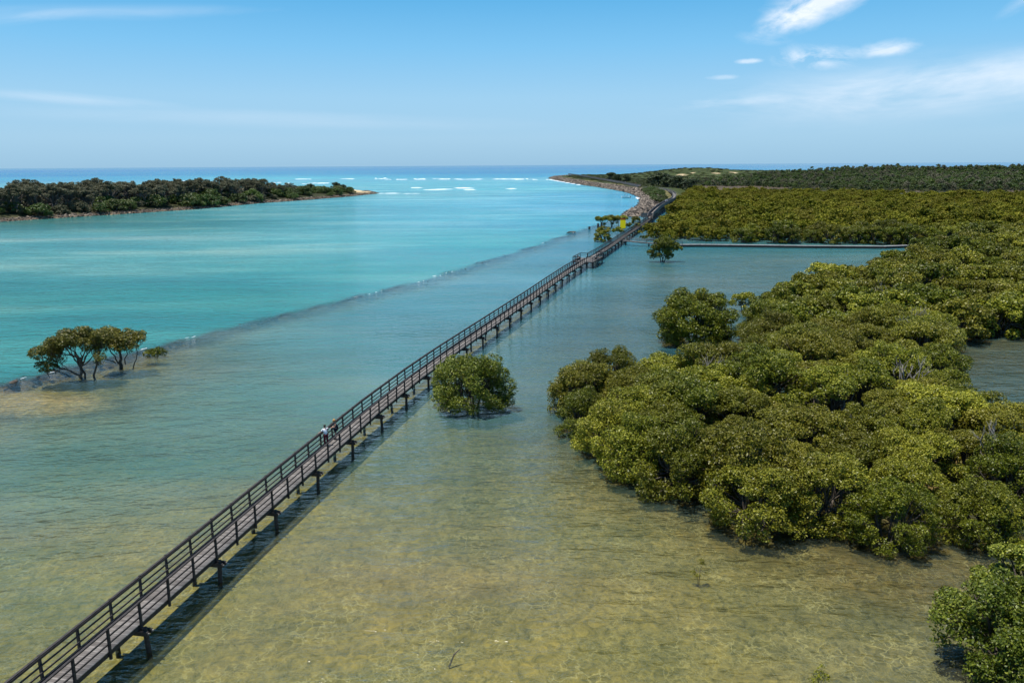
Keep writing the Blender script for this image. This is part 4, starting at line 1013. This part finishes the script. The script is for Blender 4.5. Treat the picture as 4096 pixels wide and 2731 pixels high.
c = (bR[0][1] + bR[0][2]) / 2 - bR[1] * .45; bench(c, -bR[2], bR[1], 'timber bench in the lookout bay facing the lone leaning mangrove')

# ------------------------------------------------------------------ branch walkway and low causeway
br = empty('side_walkway'); tag(br, 'short railed footbridge branching off the boardwalk toward the causeway', 'footbridge')
BR = [(32.3, 231.5), (37.0, 227.8), (42, 226.2), (48.2, 225.2)]
zb = lambda s: 1.45 - .85 * s / plen(BR)
deck_obj(BR, .6, zb, br)
for side in (-1, 1):
    mb = MB(); pb = MB(); prev = None; L_ = plen(BR)
    for i in range(8):
        s = L_ * i / 7; (x, y), d = along(BR, min(s, L_ - .01)); p = Vector((x + d[1] * side * .62, y - d[0] * side * .62, zb(s)))
        if i: pb.box(p + Vector((0, 0, .35)), (.07, .07, 1.2), (d[0], d[1], 0))
        if prev is not None:
            for h in (1.0, .7, .4): mb.bar(prev + Vector((0, 0, h)), p + Vector((0, 0, h)), .05, .05)
            mb.bar(prev + Vector((0, 0, -.16)), p + Vector((0, 0, -.16)), .07, .22)
        prev = p
    mb.build('railing', M['greyrail'], br); pb.build('railing_posts', M['rail'], br)
for s in (1.0, 8.2, 16.0):
    (x, y), d = along(BR, s); mb = MB()
    mb.tube([(x, y, -1.2), (x, y, zb(s) - .1)], .2, 8); mb.build('pile', M['rail'], br)
cw = empty('causeway'); tag(cw, 'low straight timber causeway at water level in front of the far mangroves', 'causeway')
CW = [(47.6, 225.3), (53.3, 225.3), (63.3, 223.6), (81.8, 220), (101.4, 217.3), (109, 219.3), (118, 221.6), (130, 223)]
mb = MB()
for (a, b) in zip(CW[:-1], CW[1:]):
    mb.bar((a[0], a[1], .62), (b[0], b[1], .62), 1.3, .12)
mb.build('top_slab', M['paleslab'], cw)
mb = MB()
for (a, b) in zip(CW[:-1], CW[1:]):
    mb.bar((a[0], a[1] - .1, .06), (b[0], b[1] - .1, .06), 1.25, .98)
mb.build('side_boards', M['rail'], cw)

# ------------------------------------------------------------------ solid sided ramp, curved boardwalk, breakwater walkway
def walled(name, P, hw, zf, h, label, gaps=(), solid=True, step=2.4, below=.5, cat='ramp', npile=True):
    t = empty(name); tag(t, label, cat); deck_obj(P, hw, zf, t)
    Ln = plen(P)
    for side in (-1, 1):
        mb = MB(); rl = MB(); ps = MB(); prev = None; k = 0; s = 0
        while s <= Ln:
            (x, y), d = along(P, min(s, Ln - .01)); p = Vector((x + d[1] * side * (hw + .05), y - d[0] * side * (hw + .05), zf(s)))
            ps.box(p + Vector((0, 0, h / 2 - below / 2)), (.11, .11, h + below + .06), (d[0], d[1], 0))
            if prev is not None:
                if solid: mb.bar(prev + Vector((0, 0, h / 2 - below / 2)), p + Vector((0, 0, h / 2 - below / 2)), .04, h + below - .15)
                else:
                    for q in range(3): rl.bar(prev + Vector((0, 0, h * (q + 1) / 4)), p + Vector((0, 0, h * (q + 1) / 4)), .04, .06)
                    rl.bar(prev + Vector((0, 0, -.15)), p + Vector((0, 0, -.15)), .06, .25)
                rl.bar(prev + Vector((0, 0, h)), p + Vector((0, 0, h)), .14, .05)
            prev = p; s += step; k += 1
        if solid: mb.build('side_panel', M['panel'], t)
        rl.build('handrail', M['greyrail'], t); ps.build('railing_posts', M['greyrail'] if not solid else M['panel'], t)
    s = 1; qm = None
    while npile and s < Ln:
        (x, y), d = along(P, s)
        if qm is None: mb = MB(); mb.tube([(0, 0, -4.5), (0, 0, -.05)], .15, 7); qm = mb.mesh('pile', M['rail'])
        for side in (-1, 1):
            o_ = link('pile', qm, t); o_.location = (x + d[1] * side * hw * .8, y - d[0] * side * hw * .8, zf(s))
        s += 4.5 if Ln < 300 else 24
    return t
walled('timber_ramp', [(55.3, 320), (58.2, 336), (66, 366), (80, 418), (92.5, 462)], .95, lambda s: 1.75 + min(s / 60, 1) * 1.35, 1.15, 'solid sided grey timber ramp climbing from the boardwalk past the boulders')
walled('viewing_platform', [(54.0, 331.5), (58.0, 329.6)], 1.6, lambda s: 2.0, 1.2, 'square grey timber platform with solid sides at the foot of the ramp', step=2.0, cat='platform')
walled('curved_boardwalk', [(92.5, 462), (100, 495), (107, 530), (113, 570), (117, 605), (118, 630), (115, 650), (108, 662)], .95, lambda s: 3.15 + .0 * s + min(s / 200, 1) * .9, 1.1, 'pale curving length of boardwalk rounding the shrubs beyond the ramp', solid=False, cat='boardwalk')
walled('breakwater_walkway', [(109.5, 690), (111, 760), (112.5, 843), (113.5, 920), (114.2, 1001), (115.5, 1100), (116.5, 1232), (117, 1400), (113, 1590)], 1.1, lambda s: 4.6 + s * .0004, 1.15, 'long grey railed walkway running out along the crest of the breakwater', solid=True, step=4, below=.7, cat='walkway', npile=True)
# fence beyond the curve
fe = empty('timber_fence'); tag(fe, 'short pale post and rail fence above the boulders left of the curve', 'fence')
mb = MB(); pbm = MB()
for i in range(6):
    x, y = 101 + i * 2.6, 588 + i * .8; z0 = gz(x, y); pbm.box((x, y, z0 + .7), (.12, .12, 1.5))
    if i: mb.bar((x - 2.6, y - .8, z0 + 1.3), (x, y, z0 + 1.3), .08, .1); mb.bar((x - 2.6, y - .8, z0 + .8), (x, y, z0 + .8), .08, .1)
mb.build('rails', M['greyrail'], fe); pbm.build('posts', M['greyrail'], fe)

# ------------------------------------------------------------------ yellow sign
M['yellow'] = plain('yellow_panel', (1.0, .70, .0), .5, .3, .03)
M['red'] = plain('dark_red_panel', (.20, .008, .008), .5, .3, .1)
M['redtxt'] = plain('orange_red_lettering', (.75, .09, .02), .5, .3, .1)
sg = empty('warning_sign', (37.3, 268.3, 0), R(-28)); tag(sg, 'tall yellow warning sign with a dark red header behind the boardwalk rail', 'sign')
mb = MB(); mb.box((0, 0, 3.35), (1.9, .07, 2.75)); mb.build('yellow_panel', M['yellow'], sg)
mb = MB(); mb.box((0, 0, 4.95), (1.9, .08, .44)); hp = mb.build('red_header', M['red'], sg)
mb = MB()
for i, (dx, w) in enumerate(((-.72, .12), (-.48, .14), (-.22, .12), (.02, .14), (.27, .12), (.5, .13), (.72, .1))):
    mb.box((dx, -.05, 4.95), (w, .02, .22)); mb.box((dx + .03, -.058, 4.95), (w * .5, .02, .1))
mb.build('lettering', M['redtxt'], hp)
for sx in (-.7, .7): mb = MB(); mb.tube([(sx, .12, -1.3), (sx, .12, 5.0)], .09, 7); mb.build('post', M['greyrail'], sg)

# stumps, loose rocks by the wall end
for i, (x, y, h, lab) in enumerate(((30.5, 291, .9, 'squat dark timber stump, leftmost of three beside the wall end'), (34.6, 300, 1.4, 'dark timber stump in the middle of three beside the wall end'), (36.3, 303.5, 1.6, 'tallest dark timber stump beside the umbrella mangrove'))):
    mb = MB(); mb.tube([(0, 0, -1), (.03, 0, h * .5), (.05, .02, h)], [.42, .38, .33], 8); o = mb.build('timber_stump', M['rail']); o.location = (x - 2.2, y, 0); tag(o, lab, 'stump')
for i, (x, y, s_, lab) in enumerate(((21.0, 276.5, 1.9, 'lone dark rock breaking the surface along the drowned wall'), (19.4, 274.5, 1.1, 'small rock beside the lone dark one on the drowned wall'), (45.5, 322, 1.5, 'flat dark rock off the breakwater tip'), (33.2, 296.3, 1.6, 'brown rock at the foot of the umbrella mangrove'), (35, 297.6, 1.4, 'second brown rock at the foot of the umbrella mangrove'), (-54.6, 84.4, 1.0, 'dark flat rock awash at the left end of the drowned wall'))):
    o = link('wall_rock', ROCKS[i]); o.location = (x, y, .12 if i != 5 else .0); o.scale = (s_ * 1.4, s_, s_ * .6); o.rotation_euler = (0, 0, i); tag(o, lab, 'rock')
mb = MB(); mb.tube([(0, 0, -.5), (.25, .2, .05), (.5, .35, .22)], [.05, .04, .02], 6); o = mb.build('driftwood_stick', M['bark']); o.location = (-3.1, 33.7, 0); tag(o, 'thin dark stick poking out of the clear shallows', 'driftwood')

# ------------------------------------------------------------------ boat
M['white'] = plain('white_gelcoat', (.8, .8, .8), .3, .5, .05)
M['black'] = plain('black_fabric', (.02, .02, .022), .7, .3, .2)
bt = empty('motor_boat', (79.5, 561, .12), R(168), 1.15); tag(bt, 'small white open motor boat with a dark canopy near the boulders', 'boat')
def hull():
    V = []; Fq = []; n = 9
    for i in range(n):
        t = i / (n - 1); x = -2.6 + 5.4 * t; w = 1.1 * (1 - max(0, (t - .45) / .55) ** 2.2); zb_ = -.25 + .35 * max(0, t - .5); zt = .75 + .35 * t
        V += [(x, -w, zt), (x, -w * .8, .1), (x, 0, zb_), (x, w * .8, .1), (x, w, zt), (x, w * .86, zt), (x, w * .7, .3), (x, -w * .7, .3), (x, -w * .86, zt)]
    for i in range(n - 1):
        for k in range(9):
            a = i * 9 + k; b = i * 9 + (k + 1) % 9; Fq.append((a, b, b + 9, a + 9))
    me_ = bpy.data.meshes.new('hull'); me_.from_pydata(V, [], Fq + [tuple(range(9))]); me_.update(); me_.materials.append(M['white']); return me_
link('hull', hull(), bt)
mb = MB(); mb.box((.2, 0, .85), (.7, .8, .9)); mb.build('console', M['white'], bt)
mb = MB(); mb.box((0, 0, 2.25), (2.0, 1.7, .06)); cn = mb.build('canopy', M['black'], bt)
mb = MB()
for a in (-.85, .85):
    for b in (-.7, .7): mb.tube([(a * .8, b, .7), (a, b * 1.05, 2.24)], .03, 5)
mb.build('frame', M['black'], cn)
mb = MB(); mb.box((-2.75, 0, .75), (.45, .4, .6)); mb.box((-2.8, 0, .1), (.2, .14, .9)); mb.build('outboard_motor', M['black'], bt)

# ------------------------------------------------------------------ people
def skin_obj(name, pts, edges, rad, mat, parent=None, sub=2, root=0):
    me_ = bpy.data.meshes.new(name); me_.from_pydata(pts, edges, []); me_.update(); me_.materials.append(mat)
    o_ = link(name, me_, parent)
    md = o_.modifiers.new('skin', 'SKIN'); md.use_smooth_shade = True
    lay = me_.skin_vertices[0].data
    for i, r_ in enumerate(rad):
        lay[i].radius = (r_, r_) if not hasattr(r_, '__len__') else r_
        lay[i].use_root = (i == root)
    sb = o_.modifiers.new('sub', 'SUBSURF'); sb.levels = sub; sb.render_levels = sub; return o_
def ell(name, c, r_, mat, parent, seg=10, wob=0.0):
    import bmesh
    bm = bmesh.new(); bmesh.ops.create_uvsphere(bm, u_segments=seg * 2, v_segments=seg, radius=1)
    for v in bm.verts: k = 1 + random.uniform(-wob, wob); v.co = Vector((c[0] + v.co.x * r_[0] * k, c[1] + v.co.y * r_[1] * k, c[2] + v.co.z * r_[2] * k))
    me_ = bpy.data.meshes.new(name); bm.to_mesh(me_); bm.free(); me_.materials.append(mat)
    me_.polygons.foreach_set('use_smooth', [True] * len(me_.polygons)); return link(name, me_, parent)
M['skin'] = plain('skin', (.42, .24, .16), .6, .4, .06)
def hand_pts(w, f, side):
    """four fingers and a thumb from wrist w, pointing along f"""
    w = Vector(w); f = Vector(f).normalized(); s = Vector((f.y, -f.x, 0)); s = s.normalized() if s.length > .1 else Vector((0, 1, 0)); up = Vector((0, 0, -1))
    pts = [tuple(w + f * .07)]; ed = []; rd = [.03]
    for i, ln in enumerate((.068, .078, .073, .058)):
        b = w + f * .09 + s * (i - 1.5) * .02; pts += [tuple(b), tuple(b + f * ln * .6 + up * .01), tuple(b + f * ln + up * .03)]; k = len(pts)
        ed += [(0, k - 3), (k - 3, k - 2), (k - 2, k - 1)]; rd += [.010, .009, .007]
    b = w + f * .03 + s * side * .035; pts += [tuple(b), tuple(b + f * .03 + s * side * .025)]; k = len(pts); ed += [(0, k - 2), (k - 2, k - 1)]; rd += [.012, .009]
    return pts, ed, rd
def person(loc, rz, label, J, top, legs, hair, hairc=None, skirt=None, scale=1.0, bag=False, group=None):
    """J: joints dict in a body frame facing +x, z up, metres for a 1.70 m figure"""
    t = empty('person', loc, rz, scale); tag(t, label, 'person', group)
    nm = ['hip', 'waist', 'chest', 'neck', 'chin', 'head', 'crown', 'sl', 'el', 'wl', 'sr', 'er', 'wr', 'hl', 'kl', 'al', 'tl', 'hr', 'kr', 'ar', 'tr']
    D = dict(hip=(0, 0, .93), waist=(0, 0, 1.08), chest=(0, 0, 1.28), neck=(0, 0, 1.44), chin=(.01, 0, 1.52), head=(.02, 0, 1.60), crown=(.01, 0, 1.665),
             sl=(0, .19, 1.39), el=(0, .25, 1.12), wl=(.06, .25, .90), sr=(0, -.19, 1.39), er=(0, -.25, 1.12), wr=(.06, -.25, .90),
             hl=(0, .10, .88), kl=(.02, .10, .48), al=(0, .10, .08), tl=(.14, .11, .035), hr=(0, -.10, .88), kr=(.02, -.10, .48), ar=(0, -.10, .08), tr=(.14, -.11, .035)); D.update(J)
    rd = dict(hip=(.15, .12), waist=(.135, .105), chest=(.155, .12), neck=.055, chin=.065, head=(.082, .095), crown=.06, sl=.062, el=.043, wl=.03, sr=.062, er=.043, wr=.03, hl=.09, kl=.056, al=.038, tl=.035, hr=.09, kr=.056, ar=.038, tr=.035)
    ed = [('hip', 'waist'), ('waist', 'chest'), ('chest', 'neck'), ('neck', 'chin'), ('chin', 'head'), ('head', 'crown'), ('chest', 'sl'), ('sl', 'el'), ('el', 'wl'), ('chest', 'sr'), ('sr', 'er'), ('er', 'wr'), ('hip', 'hl'), ('hl', 'kl'), ('kl', 'al'), ('al', 'tl'), ('hip', 'hr'), ('hr', 'kr'), ('kr', 'ar'), ('ar', 'tr')]
    pts = [D[k] for k in nm]; E_ = [(nm.index(a), nm.index(b)) for a, b in ed]; rr = [rd[k] for k in nm]
    for w_, e_, sd in (('wl', 'el', 1), ('wr', 'er', -1)):
        f = Vector(D[w_]) - Vector(D[e_]); hp_, he, hr_ = hand_pts(D[w_], f, -sd); b = len(pts); pts += hp_; E_ += [(a + b, c_ + b) for a, c_ in he] + [(nm.index(w_), b)]; rr += hr_
    h = Vector(D['head']); b = len(pts); pts.append(tuple(h + Vector((.10, 0, -.02)))); E_.append((nm.index('head'), b)); rr.append(.016)   # nose
    body = skin_obj('body', pts, E_, rr, M['skin'], t)
    for s_ in (-1, 1):
        ell('eye', h + Vector((.088, .032 * s_, .008)), (.012, .014, .010), M['black'], t, 4); ell('ear', h + Vector((0, .086 * s_, -.01)), (.02, .012, .03), M['skin'], t, 4)
    ell('mouth', h + Vector((.083, 0, -.068)), (.01, .024, .007), M['redtxt'], t, 4)
    # shirt
    g = ['hip', 'waist', 'chest', 'neck', 'sl', 'sr']; k = .75
    ml = tuple(Vector(D['sl']).lerp(Vector(D['el']), k if top[1] else .12)); mr = tuple(Vector(D['sr']).lerp(Vector(D['er']), k if top[1] else .12))
    P_ = [D['hip'], D['waist'], D['chest'], tuple(Vector(D['chest']).lerp(Vector(D['neck']), .7)), D['sl'], D['sr'], ml, mr]
    skin_obj('shirt', P_, [(0, 1), (1, 2), (2, 3), (2, 4), (2, 5), (4, 6), (5, 7)], [(.175, .145), (.165, .135), (.178, .142), .085, .08, .08, .068 if top[1] else .05, .068 if top[1] else .05], top[0], t)
    if legs:
        q = legs[1]; a = tuple(Vector(D['kl']).lerp(Vector(D['al']), q)) if q >= 0 else tuple(Vector(D['hl']).lerp(Vector(D['kl']), 1 + q)); b = tuple(Vector(D['kr']).lerp(Vector(D['ar']), q)) if q >= 0 else tuple(Vector(D['hr']).lerp(Vector(D['kr']), 1 + q))
        if q >= 0: skin_obj('trousers', [D['hip'], D['hl'], D['kl'], a, D['hr'], D['kr'], b], [(0, 1), (1, 2), (2, 3), (0, 4), (4, 5), (5, 6)], [(.165, .135), .105, .085, .075, .105, .085, .075], legs[0], t)
        else: skin_obj('shorts', [D['hip'], D['hl'], a, D['hr'], b], [(0, 1), (1, 2), (0, 3), (3, 4)], [(.165, .135), .11, .1, .11, .1], legs[0], t)
    hh = ell('hair', h + Vector((-.018, 0, .035)), hair[1], hair[0], t, 8, hair[2])
    if bag:
        mb = MB(); mb.box((-.12, -.27, .92), (.28, .1, .24)); bg = mb.build('shoulder_bag', M['black'], t)
        mb = MB(); mb.tube([(-.12, -.27, 1.03), (-.05, -.24, 1.25), (0, -.15, 1.44)], .012, 5); mb.build('strap', M['black'], bg)
    for s_, kk in ((1, 'tl'), (-1, 'tr')):
        ell('shoe', Vector(D[kk]) + Vector((-.07, 0, .01)), (.135, .05, .045), legs[2] if legs else M['black'], t, 5)
    return t
M['tee'] = plain('white_cotton', (.80, .81, .84), .85, .2, .04)
M['blue_shirt'] = plain('pale_blue_cotton', (.45, .55, .72), .85, .2, .05)
M['red_top'] = plain('red_cotton', (.6, .07, .04), .85, .2, .05)
M['navy'] = plain('navy_black_dress', (.012, .013, .03), .8, .2, .2)
def check_mat():
    m, nt, N = new_mat('dark_red_patterned_trousers'); v = N('ShaderNodeTexVoronoi'); v.inputs['Scale'].default_value = 16; L(nt, objcoord(nt), v.inputs['Vector'])
    c = ramp(nt, v.outputs['Distance'], [(.25, (.30, .035, .05)), (.45, (.06, .01, .018))]); p = pbsdf(nt, .85, .2); L(nt, c, p.inputs['Base Color']); out(nt, p.outputs[0]); return m
M['check'] = check_mat()
M['hair_dark'] = plain('dark_brown_hair', (.016, .010, .008), .6, .4, .3)
M['hair_blond'] = plain('curly_blond_hair', (.36, .20, .07), .7, .3, .4, 30)
M['shoe'] = plain('pale_shoes', (.55, .5, .48), .7, .3, .1)
# man leaning on the seaward rail, seen from behind
person((-14.42 * 1.0095, 58.45 * 1.0095, DZ), R(128), 'person in a white t-shirt and dark red patterned trousers leaning on the rail',
       dict(el=(.14, .33, 1.15), wl=(.27, .40, 1.10), sl=(.03, .2, 1.37), er=(.05, -.24, 1.13), wr=(.28, -.20, 1.08), chest=(.03, 0, 1.27), neck=(.06, 0, 1.43), chin=(.09, 0, 1.50), head=(.11, 0, 1.58), crown=(.10, 0, 1.645), kr=(-.05, -.1, .48), ar=(-.14, -.1, .09), tr=(-.02, -.11, .035)),
       (M['tee'], True), (M['check'], .8, M['shoe']), (M['hair_dark'], (.105, .095, .115), .03), scale=1.0)
person((-13.98 * 1.0095, 59.95 * 1.0095, DZ), R(200), 'person with curly blond hair in a dark sleeveless dress facing the white t-shirt',
       dict(el=(.08, .22, 1.12), wl=(.26, .09, 1.08), er=(.06, -.24, 1.10), wr=(.26, -.10, 1.02), neck=(.03, 0, 1.44), chin=(.07, 0, 1.50), head=(.10, 0, 1.575), crown=(.10, 0, 1.64), kl=(.05, .1, .48)),
       (M['navy'], False), (M['navy'], -.35, M['black']), (M['hair_blond'], (.125, .13, .135), .16), scale=.99, bag=True)
person((80.6, 421, 3.1), R(-100), 'person in a white shirt, left of two walking down the ramp', {}, (M['tee'], True), (M['navy'], -.3, M['shoe']), (M['hair_dark'], (.1, .095, .11), .03), group='pair walking on the ramp')
person((81.6, 422.3, 3.1), R(-100), 'person in a pale blue shirt, right of two walking down the ramp', {}, (M['blue_shirt'], True), (M['navy'], -.3, M['shoe']), (M['hair_dark'], (.1, .095, .11), .03), group='pair walking on the ramp')
person((113.4, 738, 4.7), R(-90), 'person in a red top on the long breakwater walkway', {}, (M['red_top'], True), (M['navy'], -.3, M['shoe']), (M['hair_dark'], (.1, .095, .11), .03))
person((112.6, 800, 4.7), R(90), 'person in a white top far out on the breakwater walkway', {}, (M['tee'], True), (M['navy'], -.3, M['shoe']), (M['hair_dark'], (.1, .095, .11), .03))
person((79.5, 561, .3), R(168), 'person standing under the canopy of the small boat', {}, (M['tee'], True), (M['navy'], -.3, M['shoe']), (M['hair_dark'], (.1, .095, .11), .03), scale=.95)

# ------------------------------------------------------------------ light and sky
SUN_EL, SUN_AZ = 77, 264                          # azimuth clockwise from +y
sd = bpy.data.lights.new('sun', 'SUN'); sd.energy = 5.0; sd.angle = R(.55); sd.color = (1, .96, .90)
so = bpy.data.objects.new('sun', sd); COL.objects.link(so)
dv = Vector((math.sin(R(SUN_AZ)) * math.cos(R(SUN_EL)), math.cos(R(SUN_AZ)) * math.cos(R(SUN_EL)), math.sin(R(SUN_EL))))
so.rotation_euler = dv.to_track_quat('Z', 'Y').to_euler(); so.location = (0, 0, 60)
w = bpy.data.worlds.new('World'); S.world = w; w.use_nodes = True; nt = w.node_tree
for n in list(nt.nodes): nt.nodes.remove(n)
N = nt.nodes.new
sky = N('ShaderNodeTexSky'); sky.sky_type = 'NISHITA'; sky.sun_disc = False; sky.sun_elevation = R(SUN_EL); sky.sun_rotation = R(SUN_AZ)
sky.altitude = 0; sky.air_density = 1.0; sky.dust_density = .3; sky.ozone_density = 3.0
tc = N('ShaderNodeTexCoord'); sp = N('ShaderNodeSeparateXYZ'); L(nt, tc.outputs['Generated'], sp.inputs[0])
# cirrus: noise over (azimuth, elevation) of the view direction, gathered in a few banks
azn = math_(nt, 'ARCTAN2', sp.outputs[0], sp.outputs[1]); eln = math_(nt, 'ARCSINE', sp.outputs[2])
cb = N('ShaderNodeCombineXYZ'); L(nt, azn, cb.inputs[0]); L(nt, eln, cb.inputs[1])
def bank(az, el, waz, wel, rot, nscale, nst, lo, hi, amp):
    """a cloud bank centred on azimuth/elevation (degrees) with its own streak direction"""
    v = mapping(nt, cb.outputs[0], (1, 1, 1), (0, 0, 0), (-R(az), -R(el), 0))
    v = mapping(nt, v, (1, 1, 1), (0, 0, R(-rot)))
    s1 = N('ShaderNodeSeparateXYZ'); L(nt, v, s1.inputs[0])
    g = math_(nt, 'ADD', math_(nt, 'POWER', math_(nt, 'ABSOLUTE', math_(nt, 'DIVIDE', s1.outputs[0], R(waz))), 2), math_(nt, 'POWER', math_(nt, 'ABSOLUTE', math_(nt, 'DIVIDE', s1.outputs[1], R(wel))), 2))
    env = math_(nt, 'EXPONENT', math_(nt, 'MULTIPLY', g, -1))
    nn = noise(nt, mapping(nt, v, (nst, 1, 1), (0, 0, 0), (az * .37, el * .71, 0)), nscale, 7, .62, .35)
    k = math_(nt, 'MULTIPLY', env, math_(nt, 'ADD', .62, math_(nt, 'MULTIPLY', math_(nt, 'SUBTRACT', nn, .5), 4.0)))
    return math_(nt, 'MULTIPLY', ramp(nt, k, [(lo, 0), (hi, 1)]), amp)
banks = [bank(20.2, 10.0, 3.4, 1.1, 20, 40, .4, .08, 1.05, .9), bank(18.2, 8.9, 1.6, .7, 10, 44, .45, .08, 1.0, .75), bank(19.9, 6.6, 2.1, .6, -4, 46, .45, .08, 1.15, .85), bank(24, 6.9, 1.7, .45, 3, 46, .4, .1, 1.2, .7),
         bank(15.9, 6.55, .8, .16, 0, 40, .4, .15, .7, .55), bank(16.6, 7.9, 1.6, .35, -8, 34, .4, .15, .9, .3), bank(14.2, 5.6, 1.0, .16, 0, 34, .4, .2, .8, .3), bank(24.5, 4.3, 9, 1.3, 2, 26, .22, .02, .8, .42), bank(30, 5.0, 7, 1.1, 3, 26, .25, .02, .8, .38),
         bank(14.8, 4.0, 3.4, .42, 2, 20, .25, .1, .8, .35), bank(-24.5, 9.2, 8.5, .38, 4, 22, .2, .1, .9, .18), bank(-30, 8.5, 4, .3, 10, 22, .2, .1, .9, .22), bank(-28, 4.1, 5.0, .33, -3, 22, .15, .1, .8, .26), bank(-17, 3.1, 16, .5, -1, 12, .15, .1, .9, .14), bank(32, 9.4, 2, .5, 30, 24, .4, .15, .8, .3)]
tot = banks[0]
for b in banks[1:]: tot = math_(nt, 'ADD', tot, b)
tot = math_(nt, 'MINIMUM', tot, .97)
hs = N('ShaderNodeHueSaturation'); hs.inputs['Saturation'].default_value = 1.0; L(nt, sky.outputs[0], hs.inputs['Color'])
# sea air: pale blue at the horizon, deepening overhead
gr = ramp(nt, math_(nt, 'DIVIDE', eln, R(60)), [(0, (.25, .45, .63)), (.03, (.30, .51, .69)), (.075, (.28, .52, .73)), (.13, (.17, .46, .74)), (.19, (.078, .36, .67)), (.42, (.085, .31, .60)), (.65, (.05, .20, .46)), (1, (.018, .085, .28))])
up = N('ShaderNodeVectorMath'); up.operation = 'SCALE'; up.inputs['Scale'].default_value = 10; L(nt, gr, up.inputs[0])
cl = mixc(nt, .93, hs.outputs[0], up.outputs[0])
cl = mixc(nt, tot, cl, (7.6, 8.2, 9.0))
bg = N('ShaderNodeBackground'); L(nt, cl, bg.inputs['Color']); bg.inputs['Strength'].default_value = .10
ow = N('ShaderNodeOutputWorld'); L(nt, bg.outputs[0], ow.inputs['Surface'])

S.view_settings.view_transform = 'Standard'; S.view_settings.look = 'None'; S.view_settings.exposure = .30; S.view_settings.gamma = 1
S.cycles.max_bounces = 6; S.cycles.transparent_max_bounces = 12; S.cycles.diffuse_bounces = 2; S.cycles.glossy_bounces = 2; S.cycles.transmission_bounces = 2
S.cycles.caustics_reflective = False; S.cycles.caustics_refractive = False
S.cycles.sample_clamp_indirect = 4; S.cycles.sample_clamp_direct = 1.6
S.cycles.use_denoising = True
S.cycles.use_adaptive_sampling = True; S.cycles.adaptive_threshold = .015
